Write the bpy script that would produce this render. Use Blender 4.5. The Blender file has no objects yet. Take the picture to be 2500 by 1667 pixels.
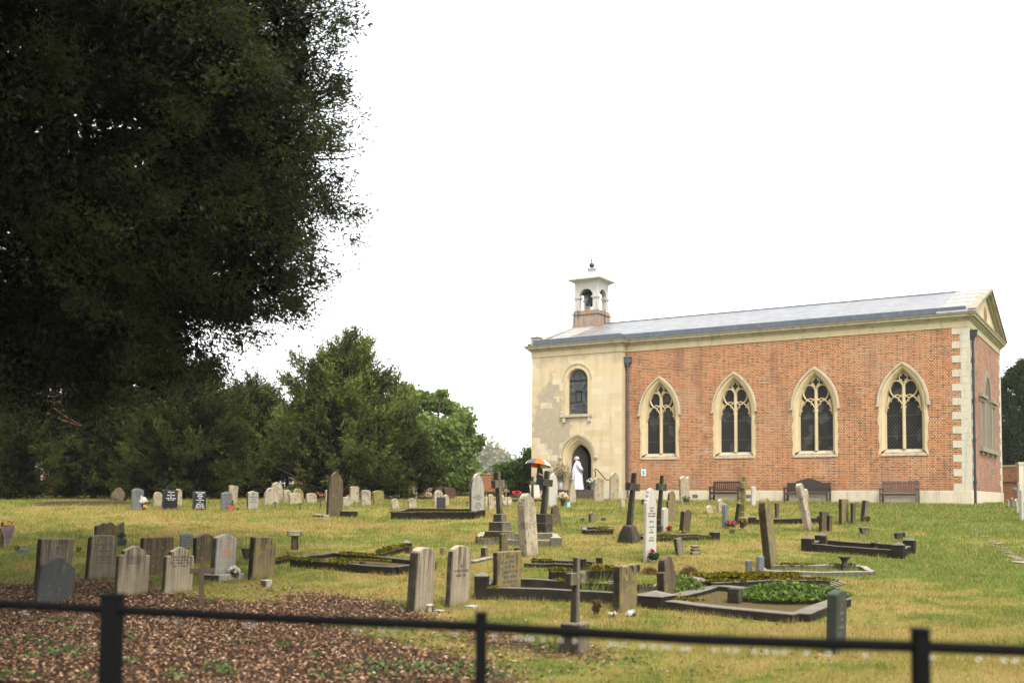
import bpy, bmesh, math, random
import numpy as np
from mathutils import Vector, Matrix
random.seed(7); rng=np.random.default_rng(11)
PI=math.pi; R=math.radians
scene=bpy.context.scene; COL=scene.collection

# ------------------------------------------------------------------ camera model
F,PITCH,ROLL,CY=2587.0,.0527,.0064,1083.9
ZC=1.6; PXC=1250.0
YAW=.5486; CR=(19.508,45.0)                    # church near corner and heading of its long wall
AX=(math.cos(YAW),-math.sin(YAW)); EX=(math.sin(YAW),math.cos(YAW))
GY=np.array([-60,8,13,20,24,33,40,46,52,70,600.]); GZ=np.array([0,0,.02,.36,.6,1.12,1.42,1.56,1.62,1.6,1.6])
_yy=np.arange(-60,600,.25); _zz=np.interp(_yy,GY,GZ); _k=np.ones(17)/17
_zz=np.convolve(np.pad(_zz,8,mode='edge'),_k,mode='valid')
def gz(x,y):
    z=np.interp(y,_yy,_zz)
    z=z+.17*np.exp(-((x+2)/8.)**2-((y-56)/5.)**2)
    z=z+.03*np.sin(x*.55+1.3)*np.sin(y*.42+.4)*np.clip((44-y)/10,0,1)+.02*np.sin(x*1.3+y*.9)*np.clip((44-y)/10,0,1)
    return z
def G(x,y): return float(gz(np.float64(x),np.float64(y)))
def ray(px,py):
    a,b=px-PXC,py-CY; c,s=math.cos(ROLL),math.sin(ROLL)
    u=c*a+s*b; v=-s*a+c*b; x=u/F; zu=-v/F
    return (x, math.cos(PITCH)-zu*math.sin(PITCH), math.sin(PITCH)+zu*math.cos(PITCH))
def ground(px,py):
    """world point where the sight line through a photo pixel meets the terrain"""
    r=ray(px,py); t0=5.; t=5.
    while t<58:
        if ZC+r[2]*t<G(r[0]*t,r[1]*t): break
        t0=t; t+=.25
    if t>=58: return Vector((r[0]*54,r[1]*54,G(r[0]*54,r[1]*54)))
    lo,hi=t0,t
    for _ in range(24):
        m=(lo+hi)/2
        if ZC+r[2]*m<G(r[0]*m,r[1]*m): hi=m
        else: lo=m
    return Vector((r[0]*hi,r[1]*hi,G(r[0]*hi,r[1]*hi)))
def at(px,py,d):
    r=ray(px,py); t=d/r[1]; return Vector((r[0]*t,d,ZC+r[2]*t))
def scale(p): return F/p.y

# ------------------------------------------------------------------ objects
def tag(o,label=None,cat=None,group=None,kind=None):
    if label: o['label']=label
    if cat: o['category']=cat
    if group: o['group']=group
    if kind: o['kind']=kind
    return o
def empty(name,loc,rz=0,label=None,cat=None,group=None):
    o=bpy.data.objects.new(name,None); COL.objects.link(o); o.location=loc; o.rotation_euler=(0,0,rz); o.empty_display_size=.2
    return tag(o,label,cat,group)
def link(name,me,mats,parent=None,loc=None):
    o=bpy.data.objects.new(name,me); COL.objects.link(o)
    for m in (mats if isinstance(mats,(list,tuple)) else [mats]): me.materials.append(m)
    if parent: o.parent=parent
    if loc is not None: o.location=loc
    return o
class MB:
    def __init__(s): s.v=[]; s.f=[]; s.m=[]
    def add(s,vs,fs,mi=0,M=None):
        n=len(s.v)
        for p in vs:
            p=Vector(p)
            s.v.append(tuple(M@p) if M else tuple(p))
        for f in fs: s.f.append(tuple(i+n for i in f)); s.m.append(mi)
        return s
    def box(s,x0,x1,y0,y1,z0,z1,mi=0,M=None,taper=0):
        t=taper
        vs=[(x0,y0,z0),(x1,y0,z0),(x1,y1,z0),(x0,y1,z0),(x0+t,y0+t,z1),(x1-t,y0+t,z1),(x1-t,y1-t,z1),(x0+t,y1-t,z1)]
        return s.add(vs,[(3,2,1,0),(4,5,6,7),(0,1,5,4),(1,2,6,5),(2,3,7,6),(3,0,4,7)],mi,M)
    def prism(s,poly,y0,y1,mi=0,M=None):
        n=len(poly)
        vs=[(x,y0,z) for x,z in poly]+[(x,y1,z) for x,z in poly]
        fs=[tuple(range(n)),tuple(range(2*n-1,n-1,-1))]+[(i,i+n,(i+1)%n+n,(i+1)%n) for i in range(n)]
        return s.add(vs,fs,mi,M)
    def loft(s,rings,closed=False,mi=0,M=None,cap=False):
        n=len(rings[0]); vs=[p for r in rings for p in r]; fs=[]
        for k in range(len(rings)-1):
            for i in range(n if closed else n-1):
                j=(i+1)%n; fs.append((k*n+i,k*n+j,(k+1)*n+j,(k+1)*n+i))
        if cap: fs.append(tuple(range(n-1,-1,-1))); fs.append(tuple(range((len(rings)-1)*n,len(rings)*n)))
        return s.add(vs,fs,mi,M)
    def lathe(s,prof,n=16,c=(0,0,0),mi=0,M=None,cap=True):
        rings=[[(c[0]+r*math.cos(2*PI*k/n),c[1]+r*math.sin(2*PI*k/n),c[2]+z) for k in range(n)] for r,z in prof]
        return s.loft(rings,True,mi,M,cap)
    def tube(s,pts,rad,n=6,mi=0,M=None):
        pts=[Vector(p) for p in pts]; rings=[]
        if not isinstance(rad,(list,tuple)): rad=[rad]*len(pts)
        for i,p in enumerate(pts):
            d=(pts[min(i+1,len(pts)-1)]-pts[max(i-1,0)]).normalized()
            a=d.orthogonal().normalized() if abs(d.z)>.9 else d.cross(Vector((0,0,1))).normalized()
            b=d.cross(a)
            rings.append([tuple(p+rad[i]*(math.cos(2*PI*k/n)*a+math.sin(2*PI*k/n)*b)) for k in range(n)])
        return s.loft(rings,True,mi,M,True)
    def build(s,name,mats,parent=None,loc=None,smooth=False,bevel=0,seg=1,jit=0):
        me=bpy.data.meshes.new(name); me.from_pydata(s.v,[],s.f); me.polygons.foreach_set('material_index',s.m)
        bm=bmesh.new(); bm.from_mesh(me)
        bmesh.ops.recalc_face_normals(bm,faces=bm.faces)
        if bevel:
            es=[e for e in bm.edges if len(e.link_faces)==2 and e.calc_face_angle(0)>.6]
            try: bmesh.ops.bevel(bm,geom=es,offset=bevel,segments=seg,affect='EDGES',clamp_overlap=True)
            except Exception: pass
        if jit:
            bmesh.ops.triangulate(bm,faces=[f for f in bm.faces if len(f.verts)>4])
            bmesh.ops.subdivide_edges(bm,edges=bm.edges[:],cuts=2,use_grid_fill=True)
            for v in bm.verts: v.co+=Vector((random.gauss(0,jit),random.gauss(0,jit*.6),random.gauss(0,jit)))
        bm.to_mesh(me); bm.free()
        if smooth:
            for p in me.polygons: p.use_smooth=True
        return link(name,me,mats,parent,loc)
def np_mesh(name,verts,faces,mats,parent=None,tint=None,loc=None,mi=None):
    me=bpy.data.meshes.new(name); nv=len(verts); nf,k=faces.shape
    me.vertices.add(nv); me.vertices.foreach_set('co',np.ascontiguousarray(verts,dtype=np.float32).ravel())
    me.loops.add(nf*k); me.loops.foreach_set('vertex_index',np.ascontiguousarray(faces,dtype=np.int32).ravel())
    me.polygons.add(nf); me.polygons.foreach_set('loop_start',np.arange(0,nf*k,k,dtype=np.int32))
    if mi is not None: me.polygons.foreach_set('material_index',mi.astype(np.int32))
    me.update(calc_edges=True)
    if tint is not None:
        a=me.attributes.new('tint','FLOAT','FACE'); a.data.foreach_set('value',tint.astype(np.float32))
    return link(name,me,mats,parent,loc)
def leaves(name,pos,dirs,size,aspect,mats,parent=None,tint=None,loc=None,curl=.0):
    n=len(pos); d=dirs/np.linalg.norm(dirs,axis=1,keepdims=True)
    r=rng.normal(size=(n,3)); s=np.cross(d,r); s/=np.linalg.norm(s,axis=1,keepdims=True)+1e-9
    nn=np.cross(d,s); L=size[:,None]; w=L*aspect*.5
    V=np.empty((n,4,3)); V[:,0]=pos-d*L*.5; V[:,1]=pos-s*w+nn*w*curl; V[:,2]=pos+d*L*.5; V[:,3]=pos+s*w+nn*w*curl
    Fc=np.arange(4*n).reshape(n,4)
    return np_mesh(name,V.reshape(-1,3),Fc,mats,parent,tint if tint is not None else rng.random(n),loc)

# ------------------------------------------------------------------ materials
class NT:
    def __init__(s,name,disp=False):
        s.m=bpy.data.materials.new(name); s.m.use_nodes=True; s.t=s.m.node_tree; s.t.nodes.clear()
        s.out=s.t.nodes.new('ShaderNodeOutputMaterial')
    def n(s,ty,ins={},**kw):
        nd=s.t.nodes.new('ShaderNode'+ty)
        for k,v in kw.items(): setattr(nd,k,v)
        for k,v in ins.items(): s.set(nd.inputs[k],v)
        return nd
    def set(s,inp,v):
        if isinstance(v,bpy.types.NodeSocket): s.t.links.new(v,inp)
        elif v is not None:
            if isinstance(v,(tuple,list)) and len(v)==3 and inp.type=='RGBA': v=(*v,1)
            inp.default_value=v
    def pos(s,kind='Object'): return s.n('TexCoord').outputs[kind]
    def sep(s,v): return s.n('SeparateXYZ',{0:v}).outputs
    def comb(s,x,y,z): return s.n('CombineXYZ',{0:x,1:y,2:z}).outputs[0]
    def vmul(s,v,k): return s.n('VectorMath',{0:v,1:k},operation='MULTIPLY').outputs[0]
    def vadd(s,v,k): return s.n('VectorMath',{0:v,1:k},operation='ADD').outputs[0]
    def math(s,op,a,b=0.,c=None):
        nd=s.n('Math',{0:a,1:b},operation=op)
        return nd.outputs[0]
    def noise(s,v,sc,det=4,ro=.6,dist=0): return s.n('TexNoise',{'Vector':v,'Scale':sc,'Detail':det,'Roughness':ro,'Distortion':dist}).outputs['Fac']
    def ramp(s,f,pts,interp='LINEAR'):
        nd=s.n('ValToRGB',{0:f}); cr=nd.color_ramp; cr.interpolation=interp
        while len(cr.elements)<len(pts): cr.elements.new(.5)
        for e,(p,c) in zip(cr.elements,pts):
            e.position=p; e.color=(c,c,c,1) if isinstance(c,(int,float)) else (*c,1)
        return nd.outputs[0]
    def step(s,f,a,b): return s.n('MapRange',{0:f,1:a,2:b,3:0.,4:1.},interpolation_type='SMOOTHSTEP').outputs[0]
    def mix(s,f,a,b,mode='MIX'):
        nd=s.n('Mix',data_type='RGBA',blend_type=mode); s.set(nd.inputs[0],f); s.set(nd.inputs[6],a); s.set(nd.inputs[7],b); return nd.outputs[2]
    def bump(s,h,st=.3,d=.02): return s.n('Bump',{'Height':h,'Strength':st,'Distance':d}).outputs[0]
    def done(s,col,rough=.8,normal=None,spec=.4,metal=0.):
        b=s.n('BsdfPrincipled',{'Base Color':col,'Roughness':rough,'Specular IOR Level':spec,'Metallic':metal})
        if normal is not None: s.set(b.inputs['Normal'],normal)
        s.t.links.new(b.outputs[0],s.out.inputs[0]); s.b=b; return s.m
    def surf(s,sh): s.t.links.new(sh,s.out.inputs[0]); return s.m
def plain(name,col,rough=.6,spec=.4,metal=0.,var=.25,sc=12):
    t=NT(name); p=t.pos(); f=t.noise(p,sc,4)
    c=t.mix(f,tuple(x*(1-var) for x in col),tuple(min(1,x*(1+var)) for x in col))
    return t.done(c,rough,t.bump(t.noise(p,sc*5),.15,.01),spec,metal)
def stone(name,base,stain=(.030,.024,.017),st=.5,lichen=None,la=.4,rough=.8,side=.6,bump=.35,spec=.10,mott=.35,top=.65,topc=None,flank=0):
    """weathered monument stone: mottling, rain streaks running down from the top, lichen spots, algae and painted shade on the narrow sides, tops painted lighter"""
    t=NT(name); rnd=t.n('ObjectInfo').outputs['Random']; off=t.math('MULTIPLY',rnd,53.)
    p=t.vadd(t.pos(),t.comb(off,off,off)); gen=t.sep(t.pos('Generated'))[2]
    c=t.mix(t.noise(p,5,5,.65),tuple(x*(1-mott) for x in base),tuple(min(1,x*(1+mott)) for x in base))
    c=t.mix(t.math('MULTIPLY',t.step(t.noise(p,38,3,.7),.52,.75),.35),c,stain)
    streak=t.step(t.noise(t.vmul(p,(27,27,1.1)),1.,5,.62),.42,.60)
    top=t.math('ADD',t.math('MULTIPLY',t.step(gen,.25,.98),.8),.25)
    c=t.mix(t.math('MULTIPLY',t.math('MULTIPLY',streak,top),st),c,stain)
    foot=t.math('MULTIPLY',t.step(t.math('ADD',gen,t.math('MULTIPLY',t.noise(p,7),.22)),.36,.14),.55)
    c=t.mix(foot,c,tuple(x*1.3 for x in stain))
    if lichen:
        l=t.step(t.noise(p,6.5,6,.75,.4),.62-.22*la,.70-.18*la)
        c=t.mix(t.math('MULTIPLY',l,min(1,.5+la*.5)),c,lichen)
        l2=t.step(t.noise(t.vadd(p,(9,3,5)),17,4,.7),.62,.68)
        c=t.mix(t.math('MULTIPLY',l2,.6*la+.15),c,(.42,.42,.33))
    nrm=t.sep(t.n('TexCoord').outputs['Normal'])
    if flank:                                              # algae and painted shade blacken the upright faces of low kerbs
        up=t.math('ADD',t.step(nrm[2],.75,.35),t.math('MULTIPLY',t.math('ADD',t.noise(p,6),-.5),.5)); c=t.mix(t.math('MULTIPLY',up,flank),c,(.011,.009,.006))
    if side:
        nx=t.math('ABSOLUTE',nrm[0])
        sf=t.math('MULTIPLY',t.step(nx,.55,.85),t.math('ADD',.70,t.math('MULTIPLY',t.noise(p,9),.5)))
        c=t.mix(t.math('MULTIPLY',sf,side),c,(.011,.009,.006))  # shade of the narrow sides put into the colour along with algae
    if top:                                                # tops paler: light from above put into the colour, with rain washing
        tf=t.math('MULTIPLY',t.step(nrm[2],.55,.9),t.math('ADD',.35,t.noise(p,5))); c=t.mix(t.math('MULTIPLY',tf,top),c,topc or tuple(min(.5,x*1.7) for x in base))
    h=t.math('ADD',t.noise(p,30,5,.7),t.math('MULTIPLY',t.noise(p,8,3),.6))
    return t.done(c,rough,t.bump(h,bump,.02),spec)
M={}
YL=(.20,.16,.035); OR=(.30,.15,.04)
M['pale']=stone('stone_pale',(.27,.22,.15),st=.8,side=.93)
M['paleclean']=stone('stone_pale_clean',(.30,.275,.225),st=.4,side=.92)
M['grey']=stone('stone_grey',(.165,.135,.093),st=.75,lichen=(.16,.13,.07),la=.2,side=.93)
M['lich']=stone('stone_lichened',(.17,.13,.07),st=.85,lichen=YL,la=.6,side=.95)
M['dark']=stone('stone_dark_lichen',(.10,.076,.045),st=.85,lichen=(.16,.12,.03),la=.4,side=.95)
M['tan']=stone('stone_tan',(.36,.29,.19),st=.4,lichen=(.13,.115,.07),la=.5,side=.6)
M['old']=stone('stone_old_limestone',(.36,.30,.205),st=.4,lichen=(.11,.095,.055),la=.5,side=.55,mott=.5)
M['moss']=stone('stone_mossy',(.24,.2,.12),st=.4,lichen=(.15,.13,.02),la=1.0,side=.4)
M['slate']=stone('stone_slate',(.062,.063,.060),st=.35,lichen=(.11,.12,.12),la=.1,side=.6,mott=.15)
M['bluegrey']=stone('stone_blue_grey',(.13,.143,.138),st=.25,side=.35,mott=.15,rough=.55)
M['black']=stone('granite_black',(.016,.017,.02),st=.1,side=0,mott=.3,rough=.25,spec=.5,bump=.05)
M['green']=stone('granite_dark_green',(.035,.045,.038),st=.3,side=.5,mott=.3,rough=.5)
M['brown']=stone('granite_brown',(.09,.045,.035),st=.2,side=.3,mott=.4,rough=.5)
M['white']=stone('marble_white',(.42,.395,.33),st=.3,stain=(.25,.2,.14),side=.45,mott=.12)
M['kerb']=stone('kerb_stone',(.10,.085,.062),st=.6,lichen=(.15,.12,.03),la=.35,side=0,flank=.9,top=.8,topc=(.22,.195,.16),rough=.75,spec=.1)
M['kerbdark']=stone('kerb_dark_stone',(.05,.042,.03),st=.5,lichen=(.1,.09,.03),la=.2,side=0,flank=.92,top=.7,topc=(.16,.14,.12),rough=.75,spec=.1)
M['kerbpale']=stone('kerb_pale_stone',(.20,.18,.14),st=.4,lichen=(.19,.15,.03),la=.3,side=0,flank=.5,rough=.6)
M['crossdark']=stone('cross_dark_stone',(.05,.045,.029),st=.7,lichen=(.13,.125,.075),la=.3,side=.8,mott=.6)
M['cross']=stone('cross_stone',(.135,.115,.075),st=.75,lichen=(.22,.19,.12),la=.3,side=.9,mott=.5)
M['wood']=plain('weathered_wood',(.075,.047,.032),.85,.1,sc=20)
M['wooddark']=plain('dark_wet_wood',(.034,.020,.016),.5,.4,sc=14)
M['benchpale']=plain('worn_bench_wood',(.11,.075,.058),.6,.2,sc=14)
M['mossy']=plain('moss',(.17,.135,.012),.95,.1,var=.6,sc=30)
M['ink']=plain('black_lettering',(.07,.06,.048),.7,.3,var=.1)
M['gold']=plain('orange_lettering',(.55,.2,.07),.6,.3,var=.1)
M['inkwhite']=plain('white_lettering',(.7,.7,.66),.6,.3,var=.1)
M['iron']=plain('black_painted_iron',(.004,.004,.0045),.7,.06,var=.3,sc=40)
M['lead']=None
M['plastic']=plain('dark_plastic',(.02,.024,.028),.35,.5)
M['terracotta']=plain('red_glazed_pot',(.30,.02,.03),.35,.5)
M['bark']=plain('bark',(.05,.036,.026),.9,.2,var=.5,sc=9)
M['redbark']=plain('reddish_bark',(.15,.07,.05),.85,.1,var=.4,sc=9)
M['yewbark']=plain('red_brown_bark',(.05,.032,.025),.85,.2,var=.4,sc=9)
# ------------------------------------------------------------------ church materials
def brick_mat(name,axis,lo=(.125,.037,.014),hi=(.275,.074,.018),dk=(.04,.022,.017),mortar=(.54,.365,.205)):
    t=NT(name); o=t.sep(t.pos()); u=o[0] if axis=='x' else o[1]
    v=t.comb(u,o[2],0.)
    wob=t.vadd(v,t.vmul(t.n('TexNoise',{'Vector':v,'Scale':9.}).outputs['Color'],(.012,.008,0)))
    b=t.n('TexBrick',{'Vector':wob,'Scale':1.,'Color1':(0,0,0),'Color2':(1,1,1),'Mortar':(.5,.5,.5),'Mortar Size':.0105,'Mortar Smooth':.25,'Bias':0.,'Brick Width':.235,'Row Height':.0763},offset=.5,offset_frequency=2,squash=.5,squash_frequency=2)
    sel=t.ramp(b.outputs['Color'],[(0,dk),(.16,dk),(.24,lo),(.6,hi),(1,(.36,.14,.06))])
    big=t.noise(v,.33,4,.6); mid=t.noise(v,1.6,4,.65)
    sel=t.mix(t.math('MULTIPLY',t.step(mid,.42,.7),.45),sel,(.42,.145,.045))
    sel=t.mix(t.math('MULTIPLY',t.step(big,.48,.66),.55),sel,(.27,.165,.11))
    lowz=t.step(t.math('ADD',o[2],t.math('MULTIPLY',big,1.2)),2.5,1.0)
    sel=t.mix(t.math('MULTIPLY',lowz,.45),sel,(.40,.115,.032))
    sel=t.mix(t.math('MULTIPLY',t.noise(v,26,3),.35),sel,(.16,.06,.04))
    mo=t.mix(t.step(mid,.45,.7),mortar,(.40,.24,.14))
    mo=t.mix(t.math('MULTIPLY',lowz,.5),mo,(.42,.22,.12))
    c=t.mix(b.outputs['Fac'],sel,mo)
    eff=t.math('MULTIPLY',t.step(t.noise(t.vmul(v,(.7,1.1,1)),1.0,5,.7),.56,.76),.55)
    c=t.mix(eff,c,(.46,.35,.27))
    c=t.mix(t.math('MULTIPLY',t.step(t.noise(t.vmul(v,(1.3,.35,1)),.8,5,.65),.50,.66),.38),c,(.11,.055,.035))
    c=t.mix(t.math('MULTIPLY',t.step(o[2],2.75,2.15),t.math('MULTIPLY',t.noise(v,3,4),.55)),c,(.20,.085,.04))
    h=t.math('ADD',t.math('MULTIPLY',b.outputs['Fac'],-1.),t.math('MULTIPLY',t.noise(v,60,3),.3))
    return t.done(c,.85,t.bump(h,.5,.008),.25)
M['brick']=brick_mat('church_brick','x'); M['brickend']=brick_mat('church_brick_end','y',lo=(.13,.045,.026),hi=(.215,.078,.042),mortar=(.30,.215,.155))
M['redbrick']=brick_mat('house_brick','x',lo=(.36,.10,.03),hi=(.5,.17,.06),mortar=(.4,.25,.16))
def ashlar_mat(name,patch=True,axis='x',tone=1.):
    t=NT(name); o=t.sep(t.pos()); u=o[0] if axis=='x' else o[1]; v=t.comb(u,o[2],0.)
    b=t.n('TexBrick',{'Vector':v,'Scale':1.,'Color1':(0,0,0),'Color2':(1,1,1),'Mortar':(.4,.4,.4),'Mortar Size':.006,'Mortar Smooth':.3,'Brick Width':.72,'Row Height':.305},offset=.43)
    k=lambda c:tuple(x*tone for x in c)
    c=t.ramp(b.outputs['Color'],[(0,k((.45,.355,.22))),(.35,k((.51,.41,.255))),(.7,k((.50,.415,.275))),(.9,k((.52,.44,.305))),(1,k((.48,.37,.22)))])
    c=t.mix(t.math('MULTIPLY',t.step(t.noise(v,1.1,5,.6),.45,.7),.4),c,k((.55,.425,.25)))
    c=t.mix(t.math('MULTIPLY',t.noise(v,14,4,.7),.3),c,k((.40,.30,.17)))
    c=t.mix(t.math('MULTIPLY',b.outputs['Fac'],.30),c,k((.40,.30,.18)))
    if patch:
        d=t.math('ADD',t.math('MULTIPLY',t.math('ABSOLUTE',t.math('ADD',o[0],20.25)),.9),t.math('MULTIPLY',t.math('ABSOLUTE',t.math('ADD',o[2],-5.6)),.42))
        nf=t.math('MULTIPLY',t.math('ADD',t.noise(v,2.2,4,.6),-.5),1.3)
        blk=t.math('MULTIPLY',t.math('ADD',b.outputs['Color'],-.5),.55)
        m=t.step(t.math('ADD',t.math('ADD',d,nf),blk),1.12,1.0)
        g=t.mix(t.step(t.noise(v,17,5,.85),.3,.7),(.17,.145,.10),(.44,.385,.28)); g=t.mix(t.math('MULTIPLY',t.step(t.noise(v,2.6,4,.6),.5,.62),.5),g,(.42,.34,.21))
        c=t.mix(t.math('MULTIPLY',m,.9),c,g)
        pale=t.step(b.outputs['Color'],.86,.9)
        c=t.mix(t.math('MULTIPLY',pale,.35),c,(.60,.53,.40))
    c=t.mix(t.math('MULTIPLY',t.step(t.noise(t.vmul(v,(3.2,.28,1)),1.,5,.65),.50,.70),.42),c,k((.33,.255,.155)))
    c=t.mix(t.math('MULTIPLY',t.step(t.math('ADD',o[2],t.math('MULTIPLY',t.noise(v,2),1.4)),9.2,9.9),.5),c,k((.25,.20,.13)))
    return t.done(c,.9,t.bump(t.math('ADD',t.noise(v,40,4,.7),t.math('MULTIPLY',b.outputs['Fac'],-.8)),.3,.01),.2)
M['ashlar']=ashlar_mat('ashlar_front'); M['ashlarside']=ashlar_mat('ashlar_side',False,'y',.92)
def dressed(name,base,dirt=.35,rough=.85):
    t=NT(name); p=t.pos(); c=t.mix(t.noise(p,2.3,5,.65),tuple(x*.78 for x in base),tuple(min(1,x*1.15) for x in base))
    c=t.mix(t.math('MULTIPLY',t.step(t.noise(p,9,5,.7),.52,.72),dirt),c,(.22,.19,.13))
    c=t.mix(t.math('MULTIPLY',t.step(t.noise(t.vmul(p,(4,4,.5)),1.,5,.65),.48,.68),.25+dirt*.5),c,tuple(x*.5 for x in base))
    return t.done(c,rough,t.bump(t.noise(p,35,4,.7),.25,.01),.15)
M['dress']=dressed('dressed_stone',(.50,.395,.235),.25); M['pstone']=dressed('pale_dressed_stone',(.46,.42,.325),.35)
M['hood']=dressed('weathered_hood_stone',(.40,.345,.24),.5)
M['cornice']=dressed('cornice_stone',(.36,.31,.22),.8); M['plinth']=dressed('plinth_stone',(.50,.43,.32),.4)
M['frieze']=dressed('frieze_stone',(.50,.41,.25),.25)
M['steps']=dressed('worn_step_stone',(.07,.055,.04),.6)
def lead():
    t=NT('sheet_lead'); p=t.pos(); o=t.sep(p)
    s=t.noise(t.vmul(p,(7,7,.5)),1.,5,.6)
    c=t.mix(s,(.035,.045,.060),(.095,.118,.148)); c=t.mix(t.math('MULTIPLY',t.step(t.noise(p,3,4),.55,.75),.5),c,(.16,.185,.215))
    seam=t.step(t.math('FRACT',t.math('MULTIPLY',o[0],.55)),.03,.0)
    c=t.mix(t.math('MULTIPLY',seam,.6),c,(.05,.06,.08))
    return t.done(c,.45,t.bump(t.noise(p,12,3),.2,.01),.5)
M['lead']=lead()
def slate():
    t=NT('roof_slate'); o=t.sep(t.pos()); v=t.comb(o[0],t.math('MULTIPLY',o[1],1.05),0.)
    b=t.n('TexBrick',{'Vector':v,'Scale':1.,'Color1':(.15,.15,.153),'Color2':(.31,.31,.312),'Mortar':(.06,.06,.065),'Mortar Size':.012,'Mortar Smooth':.4,'Brick Width':.3,'Row Height':.2})
    c=t.mix(t.math('MULTIPLY',t.noise(v,3,5,.7),.5),b.outputs['Color'],(.30,.30,.31))
    st=t.math('MULTIPLY',t.math('MULTIPLY',t.step(o[0],-21.2,-20.6),t.step(o[0],-18.9,-19.3)),t.step(t.noise(t.vmul(v,(2.5,.8,1)),1.5,4),.35,.6))
    c=t.mix(t.math('MULTIPLY',st,.8),c,(.20,.145,.115))
    rg=t.n('MapRange',{0:t.noise(v,20,3),3:.25,4:.5}).outputs[0]
    return t.done(c,rg,t.bump(t.math('ADD',t.math('MULTIPLY',b.outputs['Fac'],-1.),t.noise(v,8,3)),.25,.015),.45)
M['slate_roof']=slate()
M['slab']=dressed('roof_stone_slabs',(.36,.355,.335),.45,.55)
def glass_mat(name,kind):
    t=NT(name); o=t.sep(t.pos()); x,z=o[0],o[2]
    v=t.comb(x,z,0.)
    if kind=='diamond':
        a=t.math('FRACT',t.math('MULTIPLY',t.math('ADD',x,t.math('MULTIPLY',z,.72)),7.5)); b=t.math('FRACT',t.math('MULTIPLY',t.math('ADD',x,t.math('MULTIPLY',z,-.72)),7.5))
        g=t.math('MAXIMUM',t.step(t.math('ABSOLUTE',t.math('ADD',a,-.5)),.43,.48),t.step(t.math('ABSOLUTE',t.math('ADD',b,-.5)),.43,.48))
        bar=t.step(t.math('ABSOLUTE',t.math('ADD',t.math('FRACT',t.math('MULTIPLY',z,1.1)),-.5)),.488,.494)
        g=t.math('MAXIMUM',g,bar)
        cell=t.n('TexVoronoi',{'Vector':t.comb(t.math('MULTIPLY',t.math('ADD',x,t.math('MULTIPLY',z,.72)),2.4),t.math('MULTIPLY',t.math('ADD',x,t.math('MULTIPLY',z,-.72)),2.4),0.),'Scale':1.}).outputs['Color']
        pale=t.step(t.sep(cell)[0],.72,.9)
        c=t.mix(t.math('MULTIPLY',pale,t.math('MULTIPLY',t.noise(v,2.0,3),.5)),(.006,.006,.006),(.13,.125,.11))  # scattered pale panes paint reflections into the glass colour
        c=t.mix(t.math('MULTIPLY',g,.7),c,(.12,.112,.10))
    else:
        b=t.n('TexBrick',{'Vector':v,'Scale':1.,'Color1':(.03,.03,.031),'Color2':(.15,.15,.15),'Mortar':(.02,.02,.02),'Mortar Size':.008,'Brick Width':.16,'Row Height':.14})
        mid=t.step(t.math('ABSOLUTE',t.math('ADD',x,18.68)),.22,.25)
        c=t.mix(mid,(.065,.07,.075),b.outputs['Color'])
        hb=t.step(t.math('ABSOLUTE',t.math('ADD',t.math('FRACT',t.math('MULTIPLY',z,1.55)),-.5)),.47,.48)
        c=t.mix(hb,c,(.02,.02,.02)); c=t.mix(t.math('MULTIPLY',t.noise(v,11,3),.6),c,(.03,.03,.03))
    return t.done(c,.3,t.bump(t.noise(v,9,2),.25,.01),.10)
M['glass']=glass_mat('leaded_glass','diamond'); M['glass2']=glass_mat('patterned_leaded_glass','sq')
def belfry_base():
    t=NT('belfry_boards'); p=t.pos(); o=t.sep(p); u=t.math('ADD',o[0],t.math('MULTIPLY',o[1],1.))
    s=t.noise(t.comb(t.math('MULTIPLY',u,5.),t.math('MULTIPLY',u,2.),t.math('MULTIPLY',o[2],.5)),1.,5,.6)
    c=t.ramp(s,[(.3,(.05,.036,.03)),(.45,(.17,.135,.11)),(.54,(.24,.195,.155)),(.61,(.33,.14,.055)),(.68,(.09,.065,.052))])
    return t.done(c,.8,t.bump(s,.4,.02),.3)
M['boards']=belfry_base()
def paint():
    t=NT('weathered_white_paint'); p=t.pos()
    c=t.mix(t.step(t.noise(t.vmul(p,(6,6,1.5)),1.2,5,.7),.5,.75),(.40,.38,.335),(.20,.175,.135))
    return t.done(c,.6,None,.4)
M['paint']=paint()
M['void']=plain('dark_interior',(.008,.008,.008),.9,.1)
M['doorwood']=plain('grey_door',(.085,.08,.075),.6,.3)
M['bronze']=plain('dark_bronze_bell',(.03,.03,.03),.4,.5,.6)
M['pipe']=plain('grey_iron_pipe',(.055,.055,.058),.45,.5,var=.4,sc=6)
M['pipedark']=plain('dark_green_iron_pipe',(.012,.014,.015),.4,.5,var=.4,sc=6)

# ------------------------------------------------------------------ church
ZB=1.55
church=empty('church',(CR[0],CR[1],ZB),-YAW,'red brick chapel with pale stone front bay, traceried windows and white bell turret','church')
def CB(mb,name,mats,parent=None,**kw): return mb.build(name,mats,parent or church,loc=(0,0,0 if parent else -ZB),**kw)
def arch(a,zs,rise,n=14):
    """pointed arch from (-a,zs) over the apex to (a,zs)"""
    r=(a*a+rise*rise)/(2*a); cx=r-a; th=math.atan2(rise,cx) if cx>-1e9 else 0
    th=math.acos(max(-1,min(1,cx/r)))
    L=[(cx-r*math.cos(th*k/n),zs+r*math.sin(th*k/n)) for k in range(n+1)]
    return L+[(-x,z) for x,z in L[-2::-1]]
def rnd(a,zs,n=24): return [(-a*math.cos(PI*k/n),zs+a*math.sin(PI*k/n)) for k in range(n+1)]
def opening(cx,zb,pts,nj=8):
    a=-pts[0][0]; zs=pts[0][1]
    L=[(-a,zb+(zs-zb)*k/nj) for k in range(nj)]
    return [(cx+x,z) for x,z in L+pts+[(-x,z) for x,z in L[::-1]]]
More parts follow.
